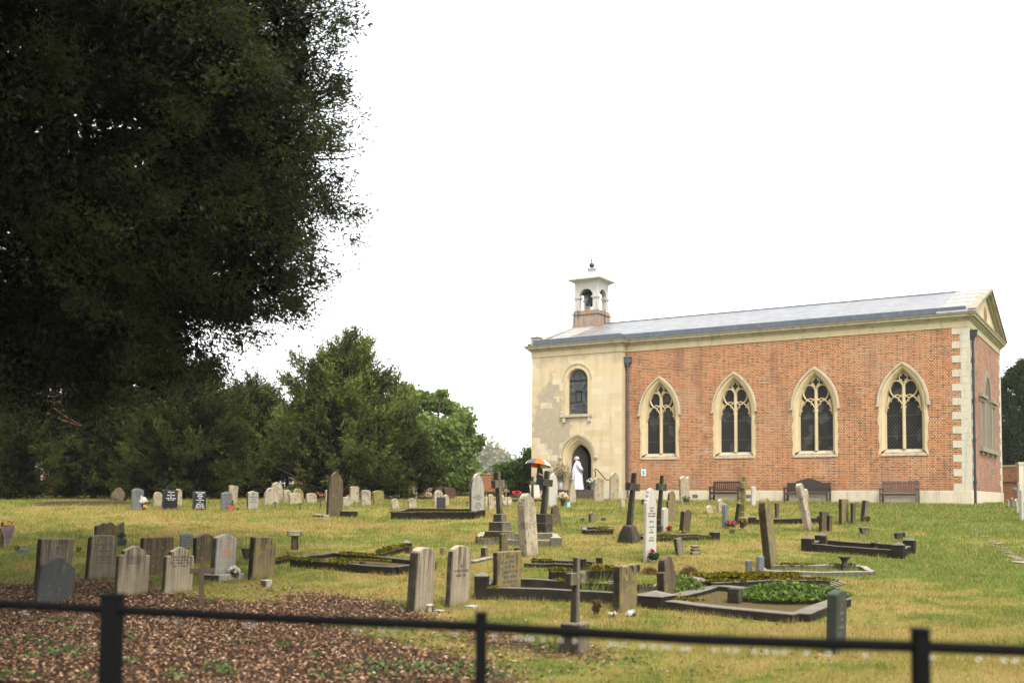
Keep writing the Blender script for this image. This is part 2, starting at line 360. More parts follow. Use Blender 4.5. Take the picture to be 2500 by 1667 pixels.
def wall_open(mb,x0,x1,z0,z1,y,ops,mi=0):
    """flat wall with arched openings: ops = list of outlines that start and end at the opening's bottom"""
    X=x0
    q=lambda a,b,c,d: mb.add([(a,y,c),(b,y,c),(b,y,d),(a,y,d)],[(0,1,2,3)],mi)
    for op in sorted(ops,key=lambda o:o[0][0]):
        l,r_=op[0][0],op[-1][0]; zb=op[0][1]
        q(X,l,z0,z1)
        if zb>z0: q(l,r_,z0,zb)
        top=[p for p in op]
        for (xa,za),(xb,zb2) in zip(top[:-1],top[1:]):
            if abs(xb-xa)>1e-6: mb.add([(xa,y,za),(xb,y,zb2),(xb,y,z1),(xa,y,z1)],[(0,1,2,3)],mi)
        X=r_
    q(X,x1,z0,z1)
WL=-16.15; BL=-21.42; BY=-.39; WD=10.3; PT=2.12; ET=9.13
WC=[-2.74,-6.60,-10.45,-14.30]; ZS=5.78
mb=MB(); wall_open(mb,WL,0,PT-.05,ET+.1,0,[opening(c,3.80,arch(.93,ZS,1.80)) for c in WC]); CB(mb,'brick_wall',M['brick'])
mb=MB(); mb.add([(0,0,PT-.05),(0,WD,PT-.05),(0,WD,ET+.1),(0,0,ET+.1)],[(0,1,2,3)]); CB(mb,'end_wall',M['brickend'])
mb=MB(); mb.add([(WL,WD,1),(BL,WD,1),(0,WD,1),(BL,WD,ET),(0,WD,ET),(BL,BY,1),(BL,BY,ET)],[(1,2,4,3),(5,1,3,6)]); CB(mb,'back_wall',M['brickend'])
# bay front with doorway and round headed window
DC=-18.63
mb=MB(); wall_open(mb,BL,WL,1.4,5.3,BY,[opening(DC,1.6,arch(.86,3.75,1.12))]); wall_open(mb,BL,WL,5.3,ET+.1,BY,[opening(-18.69,6.0,rnd(.60,7.80))])
CB(mb,'stone_front',M['ashlar'])
mb=MB(); mb.add([(WL,BY,1.4),(WL,.0,1.4),(WL,.0,ET+.1),(WL,BY,ET+.1)],[(0,1,2,3)]); CB(mb,'stone_front_return',M['ashlarside'])
# plinths
mb=MB(); mb.box(WL+.002,.06,-.07,.02,.9,PT); mb.box(.0,.07,.0,WD,.8,PT+.004); CB(mb,'plinth',M['plinth'],bevel=.012)
mb=MB(); mb.box(BL-.04,DC-1.05,BY-.05,BY+.1,1.2,PT-.02); mb.box(DC+1.05,WL+.04,BY-.05,BY+.1,1.2,PT-.02); CB(mb,'bay_plinth',M['pstone'],bevel=.01)
for xa in (-12.4,-9.72):
    mb=MB(); mb.box(xa-.13,xa+.13,-.095,-.07,1.78,1.93); CB(mb,'air_brick',plain('air_brick_terracotta',(.11,.08,.065),.9))
# quoins
mb=MB(); z=PT; k=0
while z<ET-.01:
    h=min(.305,ET-z); w=.70 if k%2==0 else .36
    mb.box(-w+random.uniform(-.015,.015),.018,-.018,.0,z+.002,z+h-.002); mb.box(.0,.017,.003,.34 if k%2==0 else .66,z+.002,z+h-.002); z+=h; k+=1
z=PT;k=0
while z<ET-.01:
    h=min(.305,ET-z); mb.box(.0,.02,WD-(.7 if k%2 else .36),WD+.03,z+.002,z+h-.002); z+=h;k+=1
CB(mb,'quoins',M['pstone'],bevel=.006)
# frieze and cornice swept round the walls
path=[(0,WD),(0,0),(WL,0),(WL,BY),(BL,BY),(BL,WD)]
def sweep(prof):
    """profile (outward,z) along the wall plan"""
    rings=[]
    for o,z in prof:
        P=[(0+o,WD),(0+o,-o),(WL+o,-o),(WL+o,BY-o),(BL-o,BY-o),(BL-o,WD)]
        rings.append([(x,y,z) for x,y in P])
    return rings
mb=MB(); mb.loft(sweep([(.0,9.13),(.035,9.13),(.035,9.40)])); CB(mb,'frieze',M['frieze'])
mb=MB(); mb.loft(sweep([(.03,9.40),(.08,9.40),(.08,9.45),(.13,9.47),(.18,9.53),(.27,9.56),(.27,9.63),(.31,9.66),(.34,9.72),(-.10,9.75)])); CB(mb,'cornice',M['cornice'])
mb=MB(); mb.box(WL-.1,-.10,-.22,.4,9.745,10.01); mb.box(BL+.16,WL+.02,BY-.22,.4,9.745,10.015); CB(mb,'lead_gutter',M['lead'],bevel=.02)
mb=MB(); mb.box(BL-.02,BL+.42,BY-.1,BY+.35,9.745,10.16); mb.box(BL-.07,BL+.47,BY-.15,BY+.4,10.16,10.22); CB(mb,'parapet_block',M['cornice'],bevel=.01)
# roof
RY=WD/2; RZ=11.62; E0=9.9
sl=(RZ-E0)/(RY-.1)
mb=MB()
for sgn in (1,-1):
    f=lambda y:(y if sgn>0 else WD-y)
    mb.add([(BL+1.3,f(.1),E0),(-1.25,f(.1),E0),(-1.25,f(RY),RZ),(BL+1.3,f(RY),RZ)],[(0,1,2,3)])
CB(mb,'slate_roof',M['slate_roof'])
mb=MB(); mb.tube([(BL+1.3,RY,RZ),(-1.25,RY,RZ)],.06,8); CB(mb,'roof_ridge',M['lead'])
for xa,xb in ((-1.25,.34),(BL-.34,BL+1.3)):
    mb=MB()
    for k in range(5):
        y0=-.3+(RY+.3)*k/5; y1=-.3+(RY+.3)*(k+1)/5+.03; z0=E0-.13+sl*(y0-.1)+.15; z1=z0+sl*(y1-y0)
        for f in (lambda y:y, lambda y:WD-y):
            mb.add([(xa,f(y0),z0+.03),(xb,f(y0),z0+.03),(xb,f(y1),z1),(xa,f(y1),z1),(xa,f(y0),z0-.04),(xb,f(y0),z0-.04),(xb,f(y1),z1-.06),(xa,f(y1),z1-.06)],[(0,1,2,3),(0,1,5,4),(1,2,6,5),(0,3,7,4)])
    CB(mb,'gable_slabs',M['slab'])
# pediments
for s,xf in ((1,0.0),(-1,BL)):
    t0=9.74; mb=MB(); p=[(0,.0,t0),(0,WD,t0),(0,RY,RZ-.12)]
    n=20; cy,cz,ra,rb=RY,10.45,.5,.36
    ell=[(xf+s*.02,cy+ra*math.cos(2*PI*k/n),cz+rb*math.sin(2*PI*k/n)) for k in range(n)]
    mb.add([(xf+s*.0,0,t0),(xf,WD,t0),(xf,RY,RZ-.1)],[(0,1,2)]); CB(mb,'tympanum',M['frieze'])
    mb=MB(); mb.add(ell,[tuple(range(n))]); CB(mb,'oval_panel',M['brickend'])
    mb=MB(); 
    for d0,d1,o in ((0,.10,.34),(.10,.22,.26),(.22,.34,.12)):
        for f in (lambda y:y, lambda y:WD-y):
            ya,za,yb,zb=-.32,9.74,RY,RZ+.03
            mb.add([(xf,f(ya),za-d0+.12),(xf+s*o,f(ya),za-d0+.12),(xf+s*o,f(yb),zb-d0),(xf,f(yb),zb-d0),(xf,f(ya+.0),za-d1+.12),(xf+s*o,f(ya),za-d1+.12),(xf+s*o,f(yb),zb-d1),(xf,f(yb),zb-d1)],[(0,1,2,3),(1,5,6,2),(4,5,6,7)])
    CB(mb,'raking_cornice',M['cornice'])
# windows
def band(mb,rings,mi=0): mb.loft(rings,False,mi)
def ribbon(mb,pts,w,y0,y1,closed=False):
    """flat stone bar following a curve in the window plane"""
    n=len(pts); L=[];Rr=[]
    for i,(x,z) in enumerate(pts):
        a=pts[(i-1)%n] if closed or i>0 else pts[0]; b=pts[(i+1)%n] if closed or i<n-1 else pts[-1]
        dx,dz=b[0]-a[0],b[1]-a[1]; l=math.hypot(dx,dz) or 1; nx,nz=-dz/l*w/2,dx/l*w/2
        L.append((x+nx,z+nz)); Rr.append((x-nx,z-nz))
    e=.02
    q=[]
    for (lx,lz),(rx,rz_) in zip(L,Rr):
        mx,mz=(lx+rx)/2,(lz+rz_)/2
        q.append([(lx,y1,lz),(lx+(mx-lx)*.1,y0+e,lz+(mz-lz)*.1),(lx+(mx-lx)*.6,y0,lz+(mz-lz)*.6),(rx+(mx-rx)*.6,y0,rz_+(mz-rz_)*.6),(rx+(mx-rx)*.1,y0+e,rz_+(mz-rz_)*.1),(rx,y1,rz_)])
    if closed: q.append(q[0])
    mb.loft(q,False)
def tooth(cx,zb,pts,rows):
    o=opening(0,zb,pts,nj=rows); out=[]
    nj=rows; N=len(o)
    for i,(x,z) in enumerate(o):
        if i<nj or i>=N-nj:
            k=i if i<nj else N-1-i; x+= (1 if x>0 else -1)*TO[k%len(TO)]
        out.append((cx+x,z))
    return out
TO=[.03,.03,-.02,-.02,.03,.03,.0,.0,.05,.05,.01,.01]
for wi,c in enumerate(WC):
    random.shuffle(TO) if wi%2 else None
    mb=MB(); nj=12
    L0=tooth(c,3.64,arch(1.02,ZS+.1,1.86),nj); L1=opening(c,3.86,arch(.90,ZS,1.78),nj); L2=opening(c,3.92,arch(.80,ZS,1.68),nj); L3=opening(c,3.96,arch(.735,ZS,1.60),nj)
    band(mb,[[(x,.0,z) for x,z in L0],[(x,-.022,z) for x,z in L0],[(x,-.022,z) for x,z in L1],[(x,.10,z) for x,z in L2],[(x,.12,z) for x,z in L2],[(x,.30,z) for x,z in L3]])
    w=CB(mb,'window',M['dress'])
    mb=MB(); mb.prism([(c-.92,3.66),(c+.92,3.66),(c+.80,3.97),(c-.80,3.97)],-.03,.32); 
    S=MB(); S.add([(c-1.0,-.045,3.65),(c+1.0,-.045,3.65),(c+1.0,.0,3.65),(c-1.0,.0,3.65),(c-.9,-.04,3.74),(c+.9,-.04,3.74),(c+.76,.30,3.965),(c-.76,.30,3.965)],[(0,1,5,4),(4,5,6,7),(0,1,2,3),(1,2,6,5),(0,4,7,3)])
    CB(S,'sill',M['hood'],w)
    mb=MB(); Ha=arch(1.12,5.90,1.90,16); Hb=arch(1.01,5.90,1.78,16)
    band(mb,[[(c+x,.0,z) for x,z in Ha],[(c+x,-.05,z) for x,z in Ha],[(c+x*.985,-.10,z-.02) for x,z in Ha],[(c+x,-.10,z) for x,z in Hb],[(c+x,-.02,z) for x,z in Hb]])
    for sx in (-1,1): mb.box(c+sx*1.09-.075,c+sx*1.09+.075,-.11,0,5.84,5.91)
    CB(mb,'hood_mould',M['hood'],w)
    mb=MB(); g=opening(c,3.9,arch(.76,ZS,1.64)); n=len(g)
    mb.add([(x,.29,z) for x,z in g]+[(c,.29,5.0)],[(i,(i+1)%n,n) for i in range(n)]); CB(mb,'glass',M['glass'],w)
    # tracery: mullion, two cusped lights, two mouchettes, quatrefoil
    mb=MB(); mb.add([(c+x,y,z) for x,y in ((-.07,.29),(-.07,.19),(-.025,.13),(.025,.13),(.07,.19),(.07,.29)) for z in (3.95,6.78)],[(0,2,3,1),(2,4,5,3),(4,6,7,5),(6,8,9,7),(8,10,11,9)])
    for sx in (-1,1):
        la=[(c+sx*.37+x,z) for x,z in arch(.37,5.62,.68,10)]; ribbon(mb,la,.052,.15,.29)
        # cusps of the light head
        for ang in (.32,1.02):
            for s2 in (-1,1):
                px=c+sx*.37+s2*.33*math.cos(ang); pz=5.64+.60*math.sin(ang); qx=c+sx*.37+s2*.19*math.cos(ang+.02); qz=5.60+.38*math.sin(ang+.05)
                mb.add([(px,.2,pz-.08),(px-s2*.04,.2,pz+.05),((px+qx*1.2)/2.2,.2,(pz+qz*1.2)/2.2)],[(0,1,2)])
        lp=[(c+sx*(.30+.285*math.cos(a)-.05*max(0,-math.sin(a))),6.62+.36*math.sin(a)*(1 if a<PI else 1.1)) for a in [2*PI*k/22 for k in range(22)]]
        ribbon(mb,lp,.05,.15,.29,True)
        ribbon(mb,[(c,6.20),(c+sx*.10,6.30),(c+sx*.26,6.36),(c+sx*.42,6.30)],.05,.155,.29)
        ribbon(mb,[(c,6.80),(c+sx*.08,6.92),(c+sx*.20,7.02),(c+sx*.30,6.98)],.045,.155,.29)
        # solid spandrels between the lights and the arch
        mb.add([(c+sx*.735,.24,5.62),(c+sx*.735,.24,5.9),(c+sx*.66,.24,6.35),(c+sx*.55,.24,6.25),(c+sx*.68,.24,5.95)],[(0,1,2,3,4)])
    qp=[(c+.17*math.cos(a),7.12+.20*math.sin(a)) for a in [2*PI*k/20 for k in range(20)]]; ribbon(mb,qp,.042,.15,.29,True)
    for a in (PI/4,3*PI/4,5*PI/4,7*PI/4): mb.add([(c+.16*math.cos(a-.3),.2,7.12+.19*math.sin(a-.3)),(c+.16*math.cos(a+.3),.2,7.12+.19*math.sin(a+.3)),(c+.08*math.cos(a),.2,7.12+.09*math.sin(a))],[(0,1,2)])
    CB(mb,'tracery',M['dress'],w)
# round headed bay window
c=-18.69; mb=MB(); nj=8
L0=opening(c,6.0,rnd(.80,7.80),nj); L1=opening(c,6.0,rnd(.60,7.80),nj); L2=opening(c,6.04,rnd(.55,7.80),nj)
band(mb,[[(x,BY,z) for x,z in L0],[(x,BY-.03,z) for x,z in L0],[(x,BY-.03,z) for x,z in L1],[(x,BY+.16,z) for x,z in L2]])
w=CB(mb,'bay_window',M['dress'])
mb=MB(); g=L2; n=len(g); mb.add([(x,BY+.15,z) for x,z in g]+[(c,BY+.15,7)],[(i,(i+1)%n,n) for i in range(n)]); CB(mb,'glass',M['glass2'],w)
mb=MB(); band(mb,[[(c+x,BY,z) for x,z in rnd(.85,7.80)],[(c+x,BY-.07,z) for x,z in rnd(.85,7.80)],[(c+x,BY-.05,z) for x,z in rnd(.79,7.80)]]); CB(mb,'hood_mould',M['hood'],w)
mb=MB(); mb.box(c-.95,c+.86,BY-.14,BY+.16,5.88,6.03); mb.box(c-.84,c-.66,BY-.11,BY,5.62,5.88); mb.box(c+.62,c+.80,BY-.11,BY,5.62,5.88); CB(mb,'sill',M['hood'],w,bevel=.01)
mb=MB(); mb.box(c-.17,c+.17,BY+.13,BY+.15,6.66,6.69); mb.box(c-.17,c+.17,BY+.13,BY+.15,7.23,7.26); mb.box(c-.17,c-.145,BY+.13,BY+.15,6.69,7.23); mb.box(c+.145,c+.17,BY+.13,BY+.15,6.69,7.23)
mb.box(c-.55,c+.55,BY+.135,BY+.15,7.78,7.81); mb.box(c-.55,c+.55,BY+.135,BY+.15,7.18,7.2); CB(mb,'opening_light',M['iron'],w)
# doorway of moulded orders
mb=MB(); rings=[]
for a,zs,ri,y in ((.92,3.78,1.22,BY-.0),(.92,3.78,1.22,BY-.03),(.85,3.75,1.12,BY-.03),(.80,3.72,1.06,BY+.05),(.76,3.70,1.02,BY+.05),(.73,3.70,.98,BY+.12),(.70,3.68,.96,BY+.12),(.67,3.66,.93,BY+.20),(.64,3.64,.91,BY+.20),(.58,3.62,.86,BY+.36)):
    rings.append([(x,y,z) for x,z in opening(DC,1.75,arch(a,zs,ri),6)])
band(mb,rings); dw=CB(mb,'doorway',M['dress'])
mb=MB(); Ha=arch(1.06,3.82,1.22,16); Hb=arch(.94,3.82,1.10,16)
band(mb,[[(DC+x,BY,z) for x,z in Ha],[(DC+x,BY-.09,z) for x,z in Ha],[(DC+x,BY-.09,z) for x,z in Hb],[(DC+x,BY-.02,z) for x,z in Hb]])
for sx in (-1,1): mb.lathe([(.02,-.07),(.1,-.05),(.11,.03),(.06,.08)],8,(DC+sx*1.02,BY-.06,3.80))
CB(mb,'hood_mould',M['hood'],dw)
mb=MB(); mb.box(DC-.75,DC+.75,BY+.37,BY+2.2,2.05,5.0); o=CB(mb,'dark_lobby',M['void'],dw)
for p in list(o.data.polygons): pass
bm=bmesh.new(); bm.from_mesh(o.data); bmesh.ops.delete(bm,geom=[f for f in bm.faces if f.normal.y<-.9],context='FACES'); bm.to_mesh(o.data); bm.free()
mb=MB(); mb.prism([(x,z) for x,z in opening(0,2.14,arch(.56,3.62,.85),2)],-.03,.03,M=Matrix.Translation((DC-.40,BY+.72,0))@Matrix.Rotation(R(48),4,'Z')); CB(mb,'door',M['doorwood'],dw)
mb=MB(); mb.box(DC-1.15,DC+1.15,BY-.45,BY+.4,1.3,2.14); mb.box(DC-1.25,DC+1.25,BY-.80,BY-.45,1.3,1.97); mb.box(DC-1.3,DC+1.3,BY-1.15,BY-.80,1.3,1.80); CB(mb,'door_steps',M['steps'],bevel=.015)
# drainpipes
def drain(x,y,z1,mat,head=True,dirn=(0,-1),zb=1.75):
    mb=MB(); mb.tube([(x,y,zb),(x,y,z1)],.055,10); 
    for z in (2.4,4.2,5.9,7.6): mb.lathe([(.075,0),(.075,.16)],10,(x,y,z))
    d=CB(mb,'drainpipe',mat)
    if head: h=MB(); h.box(x-.19,x+.19,y-.13,y+.08,z1,z1+.24); h.box(x-.22,x+.22,y-.15,y+.08,z1+.24,z1+.30); h.box(x-.1,x+.1,y-.09,y+.08,z1-.12,z1); CB(h,'hopper',mat,d)
drain(WL+.17,-.09,8.55,M['pipe']); drain(.12,.24,8.7,M['pipedark'],zb=1.5)
# end window (blind, three lights under a pointed centre)
mb=MB(); yc=5.3
for a,b,z0,z1,o in ((2.75,2.95,4.12,6.2,.05),(4.05,4.3,4.12,6.2,.07),(6.3,6.55,4.12,6.2,.07),(7.65,7.85,4.12,6.2,.05),(2.55,8.1,3.92,4.12,.16),(2.6,4.4,6.2,6.36,.06),(6.2,8.0,6.2,6.36,.06),(2.5,4.45,6.36,6.52,.16),(6.15,8.1,6.36,6.52,.16)):
    mb.box(0,o,a,b,z0,z1)
for k in range(4): mb.box(0,.12,2.9+k*1.55,3.05+k*1.55,3.78,3.92)
Aa=arch(1.25,6.3,1.5,10); Ab=arch(1.0,6.3,1.2,10)
mb.loft([[(0,yc+x,z) for x,z in Aa],[(.05,yc+x,z) for x,z in Aa],[(.05,yc+x,z) for x,z in Ab],[(0.005,yc+x,z) for x,z in Ab]])
ew=CB(mb,'blind_window',dressed('grey_weathered_stone',(.235,.20,.14),.5))
mb=MB(); mb.box(.0,.012,2.95,7.65,4.12,6.2); CB(mb,'stone_panel',dressed('stained_stone_panel',(.17,.14,.10),.6),ew)
mb=MB(); n=len(Ab); mb.add([(.014,yc+x,z) for x,z in Ab],[tuple(range(n))]); CB(mb,'dark_arch',plain('dark_recess_stone',(.09,.07,.05),.9),ew)
# bell turret
BXc=-20.72; BYc=RY; hb=.78
mb=MB(); mb.add([(BXc+sx*(hb+.10),BYc+sy*(hb+.10),10.7) for sx,sy in ((-1,-1),(1,-1),(1,1),(-1,1))]+[(BXc+sx*hb,BYc+sy*hb,12.12) for sx,sy in ((-1,-1),(1,-1),(1,1),(-1,1))],[(0,1,5,4),(1,2,6,5),(2,3,7,6),(3,0,4,7),(4,5,6,7)])
mb.box(BXc-hb-.07,BXc+hb+.07,BYc-hb-.07,BYc+hb+.07,12.12,12.19); mb.box(BXc-hb+.0,BXc+hb,BYc-hb,BYc+hb,12.19,12.36)
bt=CB(mb,'bell_turret',M['boards'],bevel=.006)
mb=MB(); hh=.74
for sx in (-1,1):
    for sy in (-1,1):
        x0,y0=BXc+sx*(hh-.17),BYc+sy*(hh-.17); mb.box(x0-.145,x0+.145,y0-.145,y0+.145,12.36,13.95); mb.box(x0-.20,x0+.20,y0-.20,y0+.20,13.06,13.17)
for k in range(4):
    Mx=Matrix.Translation((BXc,BYc,0))@Matrix.Rotation(PI/2*k,4,'Z')
    A=rnd(.43,13.17,12); T=[(x,13.95) for x,z in A]
    mb.loft([[(x,-hh+.06,z) for x,z in T],[(x,-hh+.02,z) for x,z in T],[(x,-hh+.02,z) for x,z in A],[(x,-hh+.24,z) for x,z in A],[(x,-hh+.24,z) for x,z in T]],M=Mx)
CB(mb,'turret_posts',M['paint'],bt)
mb=MB(); e=1.04; mb.add([(BXc+sx*a,BYc+sy*a,z) for a,z in ((.74,13.93),(.80,14.02),(e,14.10),(e,14.15)) for sx,sy in ((-1,-1),(1,-1),(1,1),(-1,1))]+[(BXc+sx*.22,BYc+sy*.22,14.64) for sx,sy in ((-1,-1),(1,-1),(1,1),(-1,1))],
 [(k*4+i,k*4+(i+1)%4,k*4+4+(i+1)%4,k*4+4+i) for k in range(4) for i in range(4)]+[(0,3,2,1)])
mb.box(BXc-.18,BXc+.18,BYc-.18,BYc+.18,14.55,14.82); mb.box(BXc-.23,BXc+.23,BYc-.23,BYc+.23,14.82,14.88); CB(mb,'turret_roof',M['paint'],bt)
mb=MB(); mb.lathe([(.03,14.88),(.05,14.93),(.13,14.98),(.155,15.07),(.13,15.16),(.04,15.22),(.03,15.3),(.065,15.33),(.03,15.38),(.026,15.7),(.035,15.72),(.024,15.75),(.012,16.75)],10,(BXc,BYc,0)); CB(mb,'finial',M['bronze'],bt)
mb=MB(); mb.lathe([(.02,13.5),(.15,13.46),(.22,13.3),(.26,13.05),(.35,12.85),(.37,12.78),(.28,12.78)],16,(BXc,BYc,0)); mb.box(BXc-.7,BXc+.7,BYc-.07,BYc+.07,13.38,13.52); mb.tube([(BXc,BYc,12.8),(BXc,BYc,12.66)],.05); mb.box(BXc-.06,BXc+.06,BYc-.5,BYc+.5,13.5,13.7); CB(mb,'bell',M['bronze'],bt)
# things on and by the wall
def wl(x,y,z): return church.matrix_basis@Vector((x,y,z-ZB))
def basis(o): return Matrix.Translation((CR[0],CR[1],ZB))@Matrix.Rotation(-YAW,4,'Z')
CM=basis(0)
def cw(x,y,z): return CM@Vector((x,y,z-ZB))
sg=MB(); sg.box(-.115,.115,-.012,0,-.16,.16); o=sg.build('notice_sign',plain('sign_white',(.72,.74,.74),.4,var=.05)); o.location=cw(-15.15,-.006,3.02); o.rotation_euler=(0,0,-YAW); tag(o,'small blue and white notice fixed on the brick wall beside the drainpipe','sign')
s2=MB(); s2.box(-.085,.085,-.015,-.0125,-.125,.125); s2.build('sign_panel',plain('sign_pale_blue',(.25,.50,.60),.4,var=.25,sc=9),o)
s3=MB(); s3.prism([(.0,-.11),(.06,-.11),(.05,-.04),(.0,.03),(-.03,.09),(-.05,.06),(-.01,-.02)],-.018,-.0155); s3.build('sign_figure',plain('sign_dark_blue',(.03,.10,.17),.4),o)
# handrail by the door
mb=MB(); mb.tube([(0,0,.0),(0,0,.95)],.022); mb.tube([(-.02,0,.93),(-.1,0,1.0),(-.04,0,1.06),(.1,0,1.02),(.95,-.75,.50),(1.25,-.75,.48)],.022,8); mb.tube([(1.2,-.75,-.45),(1.2,-.75,.48)],.022)
o=mb.build('handrail',M['iron']); o.location=cw(DC+1.12,BY-.25,2.14); o.rotation_euler=(0,0,-YAW); tag(o,'black iron handrail sloping down beside the church door steps','handrail')
# benches
def bench(xl,xr,label,style,mat):
    w=xr-xl; p=cw((xl+xr)/2,-.50,0); p.z=G(p.x,p.y); r=empty('bench',p,-YAW,label,'bench','wooden benches along the church wall'); h=w/2
    for sx in (-1,1):
        m=MB(); m.box(sx*(h-.035)-.035,sx*(h-.035)+.035,-.28,-.21,-.06,.64); m.build('front_leg',mat,r,bevel=.004)
        m=MB(); m.box(sx*(h-.035)-.035,sx*(h-.035)+.035,.25,.32,-.06,.98 if style=='slat' else .92); m.build('rear_leg',mat,r,bevel=.004)
        m=MB(); m.box(sx*(h-.035)-.045,sx*(h-.035)+.045,-.34,.27,.64,.685); m.build('armrest',mat,r,bevel=.006)
        m=MB(); m.box(sx*(h-.035)-.02,sx*(h-.035)+.02,-.21,.25,.12,.17); m.build('side_stretcher',mat,r)
    m=MB()
    for k in range(6): m.box(-h+.02,h-.02,-.30+k*.088,-.30+k*.088+.078,.42,.445)
    m.box(-h+.07,h-.07,-.26,-.235,.34,.42); m.build('seat',M['benchpale'] if style!='dark' else mat,r,bevel=.003)
    m=MB()
    if style=='arch':
        n=16; m.prism([(-h+.02,.50)]+[(h-.02,.50)]+[(h-.02-(2*h-.04)*k/n,.90+.20*max(0,math.sin(PI*min(1,max(0,(k/n-.15)/.7))))**1.5) for k in range(n+1)],.27,.31)
        for k in range(4): m.box(-h+.07,h-.07,.255,.27,.50+k*.1,.585+k*.1)
    else:
        m.box(-h+.03,h-.03,.27,.31,.86,.96); m.box(-h+.03,h-.03,.27,.31,.50,.56)
        nb=13
        for k in range(nb): x=-h+.12+(2*h-.24)*k/(nb-1); m.box(x-.022,x+.022,.28,.30,.56,.86)
    m.build('backrest',mat,r,bevel=.003)
bench(-11.42,-9.98,'dark slatted bench against the church wall, behind a leaning mossy cross','dark',M['wooddark'])
bench(-7.85,-5.85,'long dark bench with an arched solid back against the church wall','arch',M['wooddark'])
bench(-3.62,-2.05,'brown weathered slatted bench under the church window nearest the corner','slat',M['benchpale'])
# ------------------------------------------------------------------ terrain
LX,LY,LR=-8.0,9.2,8.3                                      # leaf litter under the oak
def litter(x,y):
    d=np.hypot(x-LX,y-LY)+.7*np.sin(x*1.1+.4)*np.sin(y*.9)+.45*np.sin(x*2.3+y*1.9)
    a=np.clip((LR+1.0-d)/2.4,0,1)
    d2=np.hypot((x+15)/1.5,(y-39.5))+.5*np.sin(x*.9); b=np.clip((4.2-d2)/3,0,1)*.7   # bare soil below the yews
    return np.maximum(a,b)
def lawn_color(t,p):
    big=t.noise(p,.16,4,.6,.5); mid=t.noise(p,.9,4,.65); fine=t.noise(t.vmul(p,(1,1,.4)),7,4,.7); vf=t.noise(p,40,3,.7)
    x=t.sep(p)[0]
    g=t.math('ADD',t.math('MULTIPLY',big,.75),t.math('MULTIPLY',mid,.75)); g=t.math('ADD',g,t.math('MULTIPLY',fine,.42))
    g=t.math('ADD',g,t.math('MULTIPLY',t.step(x,4,17),.22)); 
    c=t.ramp(g,[(.72,(.28,.15,.06)),(.81,(.36,.245,.085)),(.90,(.315,.245,.066)),(.98,(.26,.235,.046)),(1.08,(.205,.215,.035)),(1.24,(.13,.17,.024))])
    c=t.mix(t.math('MULTIPLY',t.step(vf,.45,.7),.6),c,(.055,.05,.016))
    c=t.mix(t.math('MULTIPLY',t.step(t.noise(p,2.7,4,.7),.62,.72),.4),c,(.05,.085,.016))
    c=t.mix(t.math('MULTIPLY',t.step(t.noise(t.vadd(p,(31,7,0)),1.3,5,.7),.60,.74),.55),c,(.19,.10,.045))
    return c
def ground_mat():
    t=NT('meadow_ground'); p=t.pos(); c=lawn_color(t,p)
    lit=t.n('Attribute',attribute_name='litter').outputs['Fac']
    m=t.step(t.math('ADD',lit,t.math('MULTIPLY',t.math('ADD',t.noise(p,3.5,5,.7),-.5),.9)),.35,.65)
    br=t.mix(t.noise(p,25,4,.75),(.022,.012,.007),(.085,.046,.026)); br=t.mix(t.math('MULTIPLY',t.step(t.noise(p,1.1,4,.6),.52,.68),.5),br,(.03,.035,.012))
    c=t.mix(m,c,br)
    return t.done(c,.95,t.bump(t.math('ADD',t.noise(p,14,5,.75),t.math('MULTIPLY',t.noise(p,2.5,3),1.2)),.7,.08),.15)
xs=np.unique(np.concatenate([np.linspace(-32,32,230),np.linspace(-90,90,60),np.linspace(-900,900,37)]))
ys=np.unique(np.concatenate([np.linspace(-4,60,240),np.linspace(-30,120,60),np.linspace(-300,1200,40)]))
XX,YY=np.meshgrid(xs,ys); ZZ=gz(XX,YY)
ZZ=ZZ-np.where(YY>70,.0,0)
nx,ny=len(xs),len(ys); idx=np.arange(nx*ny).reshape(ny,nx)
fc=np.stack([idx[:-1,:-1],idx[:-1,1:],idx[1:,1:],idx[1:,:-1]],-1).reshape(-1,4)
gr=np_mesh('ground',np.stack([XX,YY,ZZ],-1).reshape(-1,3),fc,ground_mat()); tag(gr,kind='structure')
for p_ in (gr.data,): p_.polygons.foreach_set('use_smooth',np.ones(len(fc),dtype=bool))
at_=gr.data.attributes.new('litter','FLOAT','POINT'); at_.data.foreach_set('value',litter(XX,YY).ravel().astype(np.float32))
# blades of grass
def blades_mat(name,dry=False):
    t=NT(name); p=t.pos(); tint=t.n('Attribute',attribute_name='tint').outputs['Fac']
    c=lawn_color(t,p); c=t.mix(t.step(tint,.55,1.0),c,(.40,.31,.13)); c=t.mix(t.step(tint,.30,.0),c,(.08,.125,.022))
    if dry: c=t.mix(t.math('MULTIPLY',tint,.8),(.14,.09,.05),(.30,.20,.10))
    d=t.n('BsdfDiffuse',{'Color':c}).outputs[0]; tr=t.n('BsdfTranslucent',{'Color':c}).outputs[0]
    return t.surf(t.n('MixShader',{0:.3,1:d,2:tr}).outputs[0])
M['blade']=blades_mat('grass_blades'); M['hay']=blades_mat('dry_cut_grass',True)
def grass(name,x,y,h,w,mat,parent=None,z=None,lean=.5,kind='stuff'):
    n=len(x); z=gz(x,y) if z is None else z
    a=rng.random(n)*2*PI; b=rng.random(n)*2*PI; ln=lean*rng.random(n)*h
    V=np.empty((n,3,3)); V[:,0]=np.stack([x-np.cos(a)*w/2,y-np.sin(a)*w/2,z-.01],-1); V[:,1]=np.stack([x+np.cos(a)*w/2,y+np.sin(a)*w/2,z-.01],-1)
    V[:,2]=np.stack([x+np.cos(b)*ln,y+np.sin(b)*ln,z+h],-1)
    o=np_mesh(name,V.reshape(-1,3),np.arange(3*n).reshape(n,3),mat,parent,rng.random(n))
    return tag(o,kind=kind) if kind else o
n=520000
